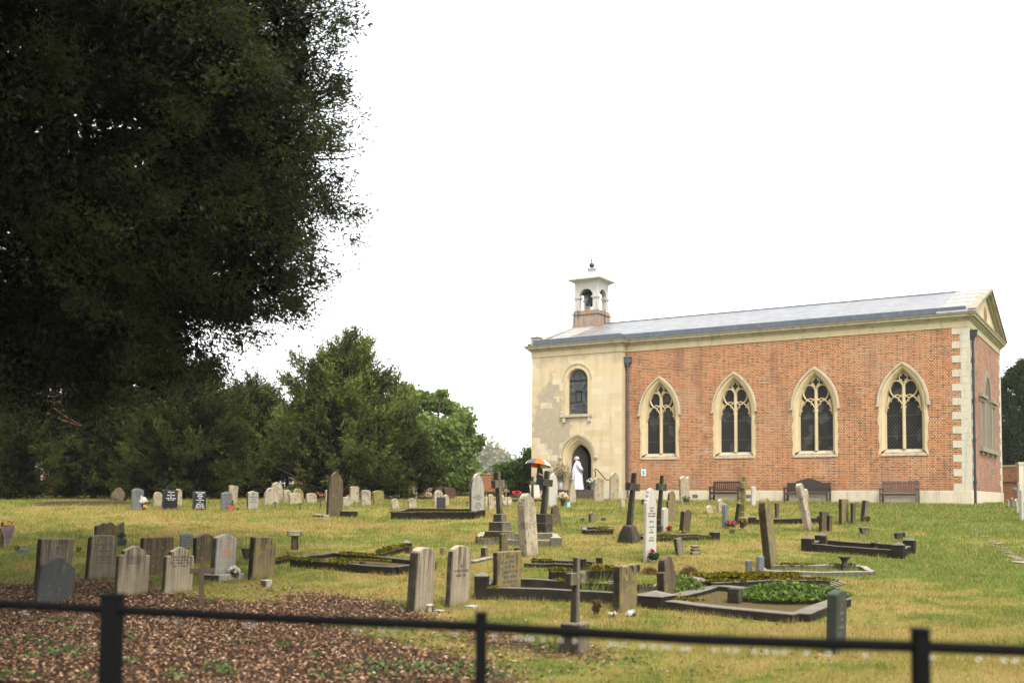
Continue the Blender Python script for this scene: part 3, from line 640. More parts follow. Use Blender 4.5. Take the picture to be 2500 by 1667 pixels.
y=9.*(52/9.)**rng.random(n); x=(rng.random(n)*2-1)*(.53*y+1.2)
clump=np.sin(x*2.1+np.sin(y*1.7)*2)*np.sin(y*2.6+np.sin(x*1.3)*2)
keep=(litter(x,y)+rng.normal(0,.18,n)<.42)
lx=(np.cos(YAW)*(x-CR[0])-np.sin(YAW)*(y-CR[1])); ly=(np.sin(YAW)*(x-CR[0])+np.cos(YAW)*(y-CR[1]))
keep&=~((ly>-.1)&(lx>-22)&(lx<.1))
x,y,clump=x[keep],y[keep],clump[keep]
h=(.022+.042*rng.random(len(x))*(1+.8*clump))*np.clip(.7+y/40,.8,1.6); w=.006*np.clip(y/12,.8,5)
tag(grass('lawn_grass',x,y,np.maximum(h,.012),w,M['blade'],lean=1.2),'short mown grass with dry straw patches across the churchyard','grass')
# fallen leaves
def leaf_litter_mat():
    t=NT('fallen_leaves'); a=t.n('Attribute',attribute_name='tint').outputs['Fac']
    c=t.ramp(a,[(0,(.022,.010,.005)),(.35,(.08,.037,.014)),(.6,(.17,.082,.032)),(.82,(.28,.155,.075)),(.95,(.42,.28,.20)),(1,(.30,.14,.03))])
    return t.done(c,.6,None,.4)
n=300000; xx=LX+(rng.random(n)*2-1)*10.5+1.0; yy=LY+(rng.random(n)*2-1)*9
k=(litter(xx,yy)+rng.normal(0,.24,n)>.47)&(yy>5.5); xx,yy=xx[k],yy[k]
d=rng.normal(size=(len(xx),3)); d[:,2]*=.35
tag(leaves('fallen_leaves',np.stack([xx,yy,gz(xx,yy)+.012+.015*rng.random(len(xx))],-1),d,.026+.034*rng.random(len(xx)),.45,leaf_litter_mat(),curl=.3),'brown and pinkish fallen leaves carpeting the ground under the dark oak','leaf litter',kind='stuff')
def foliage(name,dark,light,trans=.3,gloss=None,tm=1.):
    t=NT(name); a=t.n('Attribute',attribute_name='tint').outputs['Fac']
    mid=tuple((p+q)/2*.9 for p,q in zip(dark,light))
    c=t.ramp(a,[(0,dark),(.55,mid),(1,light)])
    if gloss is not None:
        b=t.n('BsdfPrincipled',{'Base Color':c,'Roughness':gloss,'Specular IOR Level':.2}).outputs[0]
    else: b=t.n('BsdfDiffuse',{'Color':c}).outputs[0]
    tr=t.n('BsdfTranslucent',{'Color':c if tm==1 else t.vmul(c,(tm,tm,tm*.8))}).outputs[0]
    return t.surf(t.n('MixShader',{0:trans,1:b,2:tr}).outputs[0])
M['weed']=foliage('weed_leaves',(.03,.07,.02),(.13,.22,.05),.3,.5)
M['ivy']=foliage('ivy_leaves',(.03,.06,.015),(.17,.24,.03),.3,.5)
# low weeds in the litter: clustered near the fence
def weed_patch(cx,cy,r,n,hmax,size=.035):
    n=int(n*(.5 if hmax<.25 else 1))
    a=rng.random(n)*2*PI; q=r*np.sqrt(rng.random(n)); x=cx+q*np.cos(a); y=cy+q*np.sin(a)
    return np.stack([x,y,gz(x,y)+hmax*rng.random(n)*(1-(q/r)**2*.7)],-1)
P=[]
for px,py,r,n,hm in ((60,1570,.35,160,.10),(120,1600,.3,150,.1),(190,1590,.25,120,.1),(150,1515,.2,90,.08),(170,1540,.15,70,.07),(310,1560,.12,50,.06),(310,1620,.15,60,.08),(440,1580,.1,40,.06),(520,1640,.2,110,.18),(545,1660,.15,100,.2),(230,1655,.15,80,.12),(600,1570,.15,60,.07),
    (930,1630,.4,200,.08),(1000,1640,.45,260,.10),(1100,1635,.4,220,.09),(1090,1560,.2,80,.09),(1180,1650,.3,160,.08),(1330,1585,.18,90,.1),(1290,1560,.12,60,.1),(690,1580,.12,50,.07),(760,1605,.15,60,.07),(1400,1640,.3,100,.05),(1500,1620,.35,120,.05),(250,1450,.2,60,.06),(1720,1640,.4,110,.05),(20,1660,.3,120,.12),(420,1655,.15,60,.1),(840,1650,.3,130,.1)):
    g=ground(px,py); P.append(weed_patch(g.x,g.y,r,n,hm))
P=np.concatenate(P); dd=rng.normal(size=P.shape); dd[:,2]=abs(dd[:,2])*.5
tag(leaves('weeds',P,dd,.03+.035*rng.random(len(P)),.6,M['weed'],curl=.2),'low green weeds growing through the leaves near the fence','weeds',kind='stuff')
# flat edging stones of the sunken path at the right
pp=MB()
for k in range(34):
    f=(k+random.random())/34.; px=2336+(2500-2336)*f; py=1266+(1376-1266)*f; g=ground(px+random.uniform(-11,9),py+random.uniform(-2,2)); s=.03+.003*k+.10*random.random()**2
    a=[(g.x+s*math.cos(t)*random.uniform(.7,1.2),g.y+s*.9*math.sin(t)*random.uniform(.7,1.2)) for t in [PI*2*q/7 for q in range(7)]]
    pp.add([(x,y,G(x,y)+.022) for x,y in a],[tuple(range(7))])
for k in range(4):
    g=ground(2322+k*5,1262+k*4); s=.14; pp.add([(g.x+s*math.cos(t),g.y+s*math.sin(t),G(g.x,g.y)+.03) for t in [PI*2*q/6 for q in range(6)]],[tuple(range(6))])
tag(pp.build('path',plain('worn_path_stone',(.27,.235,.15),.9,.1,var=.35,sc=6)),'line of flat pale edging stones sunk in the grass beside the church','path',kind='structure')

# ------------------------------------------------------------------ gravestones
PSI=PI/2-YAW                                               # all graves face down the church axis
def outline(shape,w,h,k=None):
    a=w/2; b=-.14
    P=[(-a,b),(a,b)]
    if shape=='rect': T=[(a,h),(-a,h)]
    elif shape=='rectround':
        r=min(.09,a*.4); T=[(a-r+r*math.sin(t),h-r+r*math.cos(t)) for t in [PI/2-PI/2*i/5 for i in range(6)]]; T+=[(-x,z) for x,z in T[::-1]]
    elif shape=='round': T=[(a*math.cos(t),h-a*.95+a*.95*math.sin(t)) for t in [PI*i/16 for i in range(17)]]
    elif shape=='segment':
        r=k or .45*a; T=[(a*math.cos(t),h-r+r*math.sin(t)**.8) for t in [PI*i/14 for i in range(15)]]
    elif shape=='lancet': T=[(-x,z) for x,z in arch(a,h-(k or 1.55*a),(k or 1.55*a),9)]
    elif shape=='gable': r=k or .32*a; T=[(a,h-r),(0,h),(-a,h-r)]
    elif shape=='shgable':
        s=a*.70; T=[(a,h-.30*a-.06),(s,h-.30*a-.06),(s,h-.30*a),(0,h),(-s,h-.30*a),(-s,h-.30*a-.06),(-a,h-.30*a-.06)]
    elif shape=='shround':
        s=a*.74; T=[(a,h-.95*a),(s,h-.95*a),(s,h-.8*a)]+[(s*math.cos(t),h-.8*a+.8*a*math.sin(t)) for t in [PI*i/12 for i in range(1,12)]]+[(-s,h-.8*a),(-s,h-.95*a),(-a,h-.95*a)]
    elif shape=='ogee': T=[(a-2*a*i/18,h-.24*w*(1-math.cos(PI*(i/18-.5))**2*1.0)*1.0) for i in range(19)]
    elif shape=='ogeeflat': T=[(a,h-.12*w),(a*.72,h-.12*w)]+[(a*.72*math.cos(PI*i/12),h-.12*w+.12*w*math.sin(PI*i/12)) for i in range(1,12)]+[(-a*.72,h-.12*w),(-a,h-.12*w)]
    elif shape=='wavy': T=[(a-2*a*i/24,h-.11*w*abs(math.sin(1.5*PI*(i/24)*1.0+.0))**1.5 if not 8<=i<=16 else h-.11*w*abs(math.cos(PI*(i-12)/8.))**0*(1-math.cos(PI*(i-12)/8.))) for i in range(25)]
    elif shape=='scroll':
        T=[(a,h-.10),(a*.93,h-.02),(a*.75,h),(a*.58,h-.03),(a*.5,h-.10)]+[(a*.42*math.cos(t),h-.10+.09*math.sin(t)) for t in [PI*i/8 for i in range(1,8)]]; T+=[(-a*.5,h-.10),(-a*.58,h-.03),(-a*.75,h),(-a*.93,h-.02),(-a,h-.10)]
    elif shape=='trefoil':
        T=[(a,h*.80),(a*.86,h*.82),(a*.86,h*.845),(a*.66,h*.865),(a*.64,h*.91)]+[(a*.52*math.cos(t),h*.925+h*.075*math.sin(t)) for t in [PI*i/10 for i in range(0,11)]]+[(-a*.64,h*.91),(-a*.66,h*.865),(-a*.86,h*.845),(-a*.86,h*.82),(-a,h*.80)]
    elif shape=='finial':
        z0=h-1.9*a-.10; T=[(a,z0-.1),(a*.98,z0)]+[(a*(1-i/7.)**.75,z0+(1.9*a)*(i/7.)) for i in range(1,7)]+[(.05,h-.10),(.10,h-.04),(.07,h),(.03,h-.01)]; T+=[(-x,z) for x,z in T[::-1]]
    elif shape=='broken': T=[(a,h*.82),(a*.6,h*.9),(a*.2,h),(-a*.3,h*.95),(-a*.7,h*.97),(-a,h*.86)]
    else: T=[(a,h),(-a,h)]
    return P+T
def lean_m(p,deg,back=0):
    v=Vector((p.x,p.y,0)).normalized(); m=Matrix.Rotation(R(deg),4,v)
    if back: m=Matrix.Rotation(R(back),4,v.cross(Vector((0,0,1))))@m
    return m
def text(parent,body,w,z,size,mat,y,name='inscription'):
    cu=bpy.data.curves.new(name,'FONT'); cu.body=body; cu.align_x='CENTER'; cu.align_y='TOP'; cu.size=size; cu.extrude=.0006; cu.space_line=.95
    o=bpy.data.objects.new(name,cu); COL.objects.link(o); 
    me=bpy.data.meshes.new_from_object(o.evaluated_get(bpy.context.evaluated_depsgraph_get())); bpy.data.objects.remove(o); bpy.data.curves.remove(cu)
    me.materials.clear(); o=link(name,me,mat,parent); o.location=(0,y,z); o.rotation_euler=(PI/2,0,0); return o
STN={}
def S(shape,xl,xr,ty,by,side,mat,label,lean=0,back=0,txt=None,ink='ink',psi=None,tmin=.07,jit=0,k=None,group=None,base=None,name='headstone',cat='gravestone',tz=.80,cross=False,panel=None):
    bx=(xl+xr)/2; p=ground(bx,by); s=scale(p); ps=PSI if psi is None else psi
    nrm=(math.sin(ps),-math.cos(ps)); v=Vector((-p.x,-p.y)).normalized(); cph=max(.25,nrm[0]*v.x+nrm[1]*v.y); sph=max(.2,math.sqrt(max(0,1-cph*cph)))
    t=min(.32,max(tmin,side/(s*sph))); w=min(1.3,max(.14,(xr-xl-t*s*sph)/(s*cph))); h=(by-ty)/s/max(.9,math.cos(R(lean)))
    z0=.0
    if base:
        bw,bd,bh=base; r=empty(name,p,ps,label,cat,group); z0=bh
        m=MB(); m.box(-w/2-bw,w/2+bw,-t/2-bd,t/2+bd,-.08,bh); b_=m.build('base_slab',M[mat],r,bevel=.01)
    mb=MB(); mb.prism(outline(shape,w,h-z0,k),-t/2,t/2); o=mb.build(name if not base else 'tablet',M[mat],bevel=.012 if t>.06 else .006,jit=jit)
    off=t/2+.02
    if base: o.parent=r; o.location=(0,0,bh+.0); o.matrix_local=Matrix.Translation((0,0,bh))@Matrix.Rotation(-ps,4,'Z')@lean_m(p,lean,back)@Matrix.Rotation(ps,4,'Z')
    else:
        o.matrix_world=Matrix.Translation(p+Vector((-nrm[0]*t*.5*0,t*.4,0)))@lean_m(p,lean,back)@Matrix.Rotation(ps,4,'Z'); tag(o,label,cat,group)
    if txt:
        n=max(len(l) for l in txt.split('\n')); sz=min(w*.74/(.62*n),.06)
        if '#' in txt:                                     # worn lettering that can no longer be read
            c=MB(); zl=(h-z0)*tz; cw_=sz*.60
            for ln in txt.split('\n'):
                xo=-len(ln)*cw_/2
                for q,ch in enumerate(ln):
                    if ch=='#':
                        a=xo+q*cw_; c.box(a+cw_*.08,a+cw_*.36,-t/2-.003,-t/2+.002,zl-sz*.7,zl)
                        if random.random()<.7: c.box(a+cw_*.36,a+cw_*.88,-t/2-.003,-t/2+.002,zl-sz*random.choice((.15,.4,.7)),zl-sz*random.choice((0,.25,.55)))
                        if random.random()<.5: c.box(a+cw_*.62,a+cw_*.88,-t/2-.0025,-t/2+.002,zl-sz*.7,zl-.1*sz)
                zl-=sz*1.25
            c.build('worn_lettering',M[ink],o); txt=None
    if txt:
        n=max(len(l) for l in txt.split('\n')); sz=min(w*.74/(.62*n),.06)
        text(o,txt,w,(h-z0)*tz,sz,M[ink],-t/2-.004)
    if cross:
        c=MB(); c.box(-.012,.012,-t/2-.004,-t/2,h*.70,h*.86); c.box(-.04,.04,-t/2-.004,-t/2,h*.81,h*.83); c.build('cross_emblem',M[ink],o)
    if panel:
        c=MB(); q=outline(shape,w*.82,h*.93,k); q=[(x,max(z,.35*h*0+.12)) for x,z in q]; c.prism(q,-t/2-.006,-t/2+.01); c.build('inscribed_panel',M[panel],o)
    STN[label]=(p,s,w,t,h); return o
# --- left foreground group
S('rect',82,166,1316,1440,11,'grey','upright rectangular stone with a small carved cross, behind the tilted slate stone',2.5,txt='GEORGE WILLIAM WILKINS\nDIED 25TH FEBRUARY 1961',cross=True,tz=.60,panel=None)
S('ogee',84,168,1361,1471,7,'slate','dark slate stone with a wavy top tilting right, nearest stone at the left edge',6.5,back=-3)
S('rectround',206,276,1307,1413,9,'grey','streaked stone with rounded corners and worn lettering, leaning slightly right',3,txt='## ###### ######\n##\n#### ###\n\n####### ####\n### #### ####\n#### ## #####')
S('wavy',230,300,1274,1322,6,'dark','stone with a wavy scalloped top half hidden behind the streaked rounded stone',0)
S('shgable',277,357,1332,1452,9,'pale','pale shouldered stone with a gabled top, just left of its matching neighbour',2.5,txt='IN LOVING MEMORY OF\nBERTIE CHARLES\nDIED OCTOBER 1957\nAGED 68 YEARS',tz=.80)
S('shgable',393,466,1335,1447,9,'pale','pale shouldered stone with a gabled top, beside the wooden cross',2.5,txt='###### ###### ##\n##### #######\n#### ####### ####\n#### ## #####',tz=.80)
S('rect',341,420,1312,1402,8,'dark','brown lichened flat topped stone standing between the two pale gabled stones',0)
S('rectround',437,471,1302,1340,5,'bluegrey','small grey green slate stone with lettering behind the gabled brown stone',0,txt='######\n#### ####\n###### ##\n#### ####')
S('gable',469,527,1302,1372,9,'dark','dark lichened stone with a plain gable top behind the stone with orange lettering',0)
S('gable',513,574,1303,1414,12,'paleclean','pale clean stone with orange lettering and black drips, set on a slab',2,txt='#### ######\n\n#### ####\n####\n#######\n######## #### ##\n#### ######',ink='gold',base=(.05,.16,.10),tz=.84)
S('rect',603,668,1311,1412,12,'lich','thick flat topped stone covered in yellow brown lichen, leaning right of the urn',2.5)
# --- centre foreground
S('segment',990,1056,1337,1490,22,'pale','thick pale stone with a curved top and black rain streaks, left of a similar pair',3,k=.16)
S('segment',1086,1146,1332,1478,13,'pale','pale stone with a curved top and faint lettering, right of a similar pair',2,k=.17,txt='##\n###### ####\n#### ###',tz=.68)
S('rect',1203,1275,1346,1444,12,'lich','square yellow lichened stone with worn lettering standing inside a long stone kerb',0,txt='######\n## ####\n#### ##\n####### ####\n#### #####\n### #### ####\n### ####\n##### ###',tz=.9)
S('rect',1218,1240,1302,1348,4,'lich','narrow yellow stone just behind the square lichened stone',0)
S('lancet',1270,1316,1204,1358,18,'old','tall pointed stone leaning left with grey and white lichen, left of the second cross',-4,jit=.002)
S('scroll',1497,1557,1378,1490,18,'lich','mossy stone with a scrolled top and yellow staining beside the near stone cross',0)
S('shround',1608,1657,1358,1460,18,'dark','short streaked shouldered stone leaning left beside the near kerbed grave',-4)
S('segment',2020,2067,1442,1592,24,'green','dark green granite stone with worn lettering at the front right behind the fence',2,k=.06,txt='## ####\n#### ##\n#####\n####\n## ###\n#### ##\n#### ###',ink='grey',tz=.9)
# --- middle ground
S('trefoil',1570,1603,1192,1371,8,'white','tall white marble stone with a trefoil top and rows of dark lettering',.5,txt='#### ####\n######\n#### ## ######\n#### ########\n\n### ####\n\n#### ####\n##\n########\n\n#### ##\n#### #####',tz=.74)
S('lancet',1868,1902,1215,1387,18,'lich','tall pointed yellow stone with a dark edge leaning left in front of the arched bench',-5.5)
S('shround',1627,1653,1197,1271,5,'lich','golden lichened shouldered round stone right of the thin dark cross',0)
S('segment',1614,1632,1239,1300,7,'white','small white marble stone beside the red flowers, in front of the golden stone',.5,k=.08)
S('gable',1658,1685,1242,1301,10,'dark','brown gabled stone leaning right, in the grass before the tall green stone',5)
S('wavy',1659,1685,1162,1230,5,'old','tall pale green stone with a scalloped top against the church wall',-1.5)
S('round',1722,1743,1233,1255,5,'tan','tiny round topped stone in the grass left of the grey granite slab',0)
S('round',1750,1768,1217,1250,5,'tan','small golden brown round stone in front of the dark slatted bench',1)
S('round',1763,1779,1229,1290,9,'bluegrey','slim grey granite stone with pink flowers at its foot',0)
S('rect',1792,1808,1229,1280,9,'dark','thin dark slab leaning steeply right behind the pink flowers',8)
S('segment',1833,1846,1187,1237,4,'white','slim white stone in the grass below the first church window from the drainpipe',1,k=.06)
S('rect',1892,1903,1227,1264,5,'dark','short square pillar stone behind the dark low kerb',0)
S('round',1966,1987,1180,1297,12,'old','pale lichened stone leaning steeply left before the arched bench',-11)
S('round',1961,1974,1193,1246,5,'old','short pale stone standing close behind the steeply leaning pale one',1)
S('rect',2000,2023,1248,1298,8,'dark','square brown grey stone standing in front of a narrower twin',2)
S('rect',2020,2032,1257,1297,4,'dark','narrow brown grey stone half hidden behind the square one',2)
S('rect',2049,2073,1218,1279,8,'lich','square brown stone, leftmost of three near the slatted corner bench',0)
S('rect',2077,2090,1228,1279,6,'dark','narrow brown stone, middle of three near the slatted corner bench',1)
S('rect',2101,2117,1221,1273,9,'grey','thin stone leaning right, last of three before the slatted corner bench',6)
S('rect',1650,1672,1313,1354,8,'grey','small worn footstone leaning left beside the lidded stone urn',-9)
S('rectround',1820,1837,1367,1408,6,'bluegrey','shorter of two slim grey footstones in front of the tall yellow stone',1)
S('rect',1846,1866,1358,1411,8,'bluegrey','taller of two slim grey footstones in front of the tall yellow stone',1.5)
S('lancet',795,835,1151,1262,6,'dark','tall dark pointed stone with a silvery worn centre in front of the yews',1.5)
S('lancet',1145,1182,1155,1262,6,'paleclean','tall white pointed stone with a carved roundel and lettering',0,txt='## ######\n### ### #### ## ###\n### #####\n\n#### ###\n######## ####\n## ### #### ## ##\n### ####\n\n### #####',tz=.50)
S('shround',1342,1370,1232,1285,3,'dark','dark shouldered stone with black staining standing right behind the second cross',-2)
S('lancet',1337,1361,1154,1237,4,'white','plain white pointed stone between the woman and the church door steps',1)
S('finial',1387,1407,1168,1230,3,'old','slim cream stone with a carved finial top in front of the church door',0)
S('segment',1448,1474,1165,1227,4,'old','cream lichened stone standing before the handrail by the church door',2,k=.12)
S('round',1487,1511,1153,1223,4,'old','tall cream round topped stone with a dark stained head near the drainpipe',1)
S('round',1437,1454,1249,1274,6,'grey','small rounded footstone between two lumps of stone in the lawn',-2)
S('rect',1566,1574,1218,1235,3,'dark','tiny dark stone half hidden by the white trefoil stone',0)
# --- back left row
S('ogeeflat',320,350,1192,1244,4,'bluegrey','grey granite stone with an arched top, white flowers and a dark base',0,txt='### ####\n## ##### ####\n#### ###\n####',base=(.06,.10,.06),tz=.86)
S('round',372,396,1200,1236,3,'tan','tan round topped stone half hidden behind the wide black granite stone',0)
S('rect',395,432,1195,1245,4,'black','wide black granite stone with white lettering, leftmost of the two black stones',2,txt='###### ####\n##\n###### ######\n####\n###### ### ######\n##### #####',ink='inkwhite',tz=.9,base=(.08,.1,.04))
S('round',424,443,1193,1236,3,'tan','tan round topped stone peeping out right of the wide black granite stone',1)
S('segment',469,502,1198,1246,3,'black','black granite stone with bright white lettering, rightmost of the two black stones',0,k=.05,txt='###### ######\n#######\n########\n####\n## ## #####\n###\n##### ####\n#### ## ####\n######## ####',ink='inkwhite',tz=.94)
S('gable',537,566,1200,1245,4,'bluegrey','blue grey slate stone with a low gable beside the red flower pot',1,k=.06,txt='##### ####\n######\n## ## ###\n###\n#######',tz=.84)
S('segment',553,578,1185,1231,3,'old','cream leaning stone with a stained curved top behind the blue grey slate stone',4,k=.05)
S('gable',602,631,1198,1242,4,'paleclean','white stone with a low gable and lettering standing on its own',0,k=.06,txt='######\n###\n######## ####\n### ###\n## ###\n####### ###',tz=.86,base=(.04,.05,.03))
S('round',642,679,1190,1234,5,'old','broad lichened round stone at the front of the cluster under the yews',3,jit=.003)
S('round',662,691,1177,1228,5,'old','tall lichened round stone at the back of the cluster under the yews',-3,jit=.003)
S('broken',690,713,1195,1228,4,'old','rough square lichened stone right of the tall round one under the yews',0,jit=.004)
S('segment',704,736,1203,1232,4,'tan','low stone with a curved white edged top in front of the leaning round stone',-2,k=.07)
S('round',715,743,1192,1228,4,'moss','mossy round stone leaning left behind the low white edged one',-6)
S('segment',746,773,1203,1229,3,'old','mottled low stone with a curved top standing left of the thin wooden cross',0,k=.1,jit=.003)
S('rect',794,799,1196,1228,2,'tan','sliver of a tan stone behind the tall dark pointed stone',0)
S('segment',853,877,1187,1228,3,'old','upright tan stone with a flat curved top against the yews',-1,k=.04)
S('broken',835,861,1212,1237,3,'old','low rough lichened stone right beside the tall dark pointed stone',-1,jit=.004)
S('segment',880,905,1196,1235,3,'old','lichen spotted stone with a curved top left of the mossy one',0,k=.06,jit=.003)
S('segment',911,939,1197,1233,4,'moss','stone half covered by a yellow moss patch and leaning left',-5,k=.07,jit=.002)
S('round',955,976,1217,1245,4,'old','small rough stone leaning left alone on the lawn crest',-7,jit=.004)
S('broken',996,1018,1216,1241,4,'old','small broken lichened stone leaning left in front of the tall cream one',-5,jit=.005)
S('round',992,1018,1173,1220,4,'old','tall cream round topped stone leaning right beside the dark hedge',3)
S('rect',988,996,1188,1220,2,'brown','edge of a brown granite stone behind the tall cream leaning stone',0)
S('lancet',1036,1055,1161,1213,3,'old','slim pointed stone with a pale border in the back row near the green tree',0)
S('round',1057,1083,1196,1236,4,'old','patchy cream round stone behind the small black slab',0,jit=.003)
S('round',1082,1097,1207,1236,3,'tan','golden round stone half hidden behind the small black slab',-2)
S('rect',1065,1088,1213,1252,3,'black','small black slab with faint lettering standing on a long mossy kerb',0,psi=PSI-.2)
S('rect',1057,1080,1187,1216,2,'brown','brown granite slab in the back row with a plain straight top',0)
S('segment',1084,1112,1190,1216,3,'brown','dark red brown granite stone with a curved top in the back row',0,k=.08)
S('round',1190,1207,1206,1246,4,'tan','tan narrow stone behind the shaft of the stepped stone cross',0)
# --- right edge
S('rect',2489,2503,1196,1272,5,'white','white stone cut off by the right edge of the picture',0)
S('rect',2486,2494,1178,1252,3,'white','slim tall white stone behind the one at the right edge',0)
S('broken',2478,2490,1217,1256,3,'old','lichened pale stone left of the white stones at the right edge',-3,jit=.003)
S('rect',2458,2465,1220,1241,3,'tan','tiny pale post stone near the brick garden wall at the right',0)
S('round',2468,2476,1214,1240,3,'bluegrey','small grey stone by the brick garden wall at the right',0)

# ------------------------------------------------------------------ crosses
def X(bx,by,ty,ay,sw,aw,at_,mat,label,lean=0,steps=(),dome=None,psi=None,thin=None,name='stone_cross',cat='grave cross'):
    """bx,by: foot of the shaft/steps; ty top; ay arm centre row; sw,aw shaft and arm pixel widths; at_ arm height"""
    ps=PSI if psi is None else psi
    foot=by if not steps else steps[-1][2]
    p=ground(bx,foot); s=scale(p); r=empty(name,p,ps,label,cat)
    v=Vector((-p.x,-p.y)).normalized(); c=max(.3,math.sin(ps)*v.x-math.cos(ps)*v.y); sn=math.sqrt(1-c*c)
    z=0
    for wpx,y1,y2 in reversed(steps):
        h=(y2-y1)/s; w=wpx/(s*(c+sn)); m=MB(); m.box(-w/2,w/2,-w/2,w/2,z-.08,z+h,taper=.015); m.build('base_step',M[mat],r,bevel=.018); z+=h-.0
    if dome:
        wpx,y1=dome; h=(by-y1)/s; w=wpx/(s*(c+sn))*1.12; m=MB()
        rings=[]
        for k in range(9):
            f=k/8.; q=w/2*(math.cos(f*PI/2*.80))**.75; zz=-.08+(h+.08)*f; rr=[]
            for a in range(20):
                t=2*PI*a/20; e=(abs(math.cos(t))**5+abs(math.sin(t))**5)**(-.2); rr.append((q*e*math.cos(t),q*e*math.sin(t),zz))
            rings.append(rr)
        m.loft(rings,True,cap=True); m.build('domed_base',M[mat],r,smooth=True); z=h-.03; by=y1
    H=(by-ty)/s; d=sw/(s*(c+sn)) if thin is None else thin; dt=d if thin is None else thin*.5; A=(aw-dt*s*sn)/(s*c)*1.02; za=(by-ay)/s; ah=at_/s
    A=min(A,1.0*H); m=MB()
    m.box(-d/2,d/2,-dt/2,dt/2,-.06,H,taper=.012); m.box(-A/2,-d/2+.01,-dt/2+.004,dt/2-.004,za-ah/2,za+ah/2); m.box(d/2-.01,A/2,-dt/2+.004,dt/2-.004,za-ah/2,za+ah/2)
    o=m.build('cross',M[mat],r,bevel=.008); o.matrix_local=Matrix.Translation((0,0,z))@Matrix.Rotation(-ps,4,'Z')@lean_m(p,lean)@Matrix.Rotation(ps,4,'Z')
    return r
X(1220,1258,1155,1186,18,34,19,'cross','rough stone cross leaning left on three stepped blocks',-4,[(37,1258,1277),(58,1275,1297),(78,1295,1318)])
X(1326,1258,1153,1182,17,34,17,'crossdark','dark stone cross leaning right on two blocks in front of the woman',5,[(44,1256,1277),(50,1275,1298)])
X(1536,1323,1151,1185,17,36,18,'crossdark','dark speckled cross leaning right on a round domed block',5.5,dome=(60,1281))
X(1609,1268,1161,1190,13,28,17,'crossdark','thin dark cross leaning right behind the white marble stone',4,[(22,1268,1283),(34,1282,1300)])
X(1403,1519,1362,1414,26,54,30,'cross','tall square cross on a block, close behind the fence',1.5,[(80,1519,1592)])
X(1814,1250,1164,1185,13,18,16,'moss','mossy pale cross on rough mossy blocks right of the dark slatted bench',2,[(18,1250,1263),(34,1262,1280)])
X(1300,1217,1163,1179,8,19,9,'cross','small plain stone cross at the left corner of the church',0)
X(1234,1209,1177,1193,6,13,6,'pale','little white stone cross before the dark shrub',0)
X(491,1482,1360,1394,13,56,13,'wood','wooden cross marker with a carved crosspiece among the leaves at the front',0,thin=.075,name='wooden_cross',psi=.15)
X(4,1338,1274,1293,9,30,7,'wood','wooden cross marker cut by the left edge beside a wrapped bouquet',0,thin=.08,name='wooden_cross',psi=.15)
X(673,1243,1223,1228,4,10,3,'wood','small wooden cross leaning left before the cluster of old stones',-8,thin=.05,name='wooden_cross',psi=.1)
X(733,1244,1226,1231,4,10,3,'wood','short wooden cross leaning left, in front of the mossy round stone',-8,thin=.05,name='wooden_cross',psi=.1)
X(783,1239,1214,1222,5,12,4,'wood','thin wooden cross leaning left beside the tall dark pointed stone',-6,thin=.06,name='wooden_cross',psi=.1)
X(1141,1236,1221,1226,3,9,2,'wood','tiny dark wooden cross left of the white stone with a roundel',0,thin=.04,name='wooden_cross',psi=.1)

# longer grass left standing against the stones by the mower
fx=[];fy=[]
for (p_,s_,w_,t_,h_) in STN.values():
    k=int(150*max(.3,w_)); u=rng.uniform(-.6,.6,k)*w_; v=np.where(rng.random(k)<.6,-1,1)*(t_/2+abs(rng.normal(0,.03,k))); fx.append(p_.x+math.cos(PSI)*u-math.sin(PSI)*v); fy.append(p_.y+t_*.4+math.sin(PSI)*u+math.cos(PSI)*v)
ty_=9.5*(44/9.5)**rng.random(1100); tx_=(rng.random(1100)*2-1)*(.52*ty_+.5); ok_=litter(tx_,ty_)<.3; tx_,ty_=np.repeat(tx_[ok_],34),np.repeat(ty_[ok_],34); fx.append(tx_+rng.normal(0,.07,len(tx_))); fy.append(ty_+rng.normal(0,.06,len(ty_)))
fx=np.concatenate(fx); fy=np.concatenate(fy); tag(grass('grass_fringe',fx,fy,.045+.085*rng.random(len(fx))**1.5,.006*np.clip(fy/12,.8,4),M['blade'],lean=.7),'longer grass standing round the feet of the gravestones','grass')
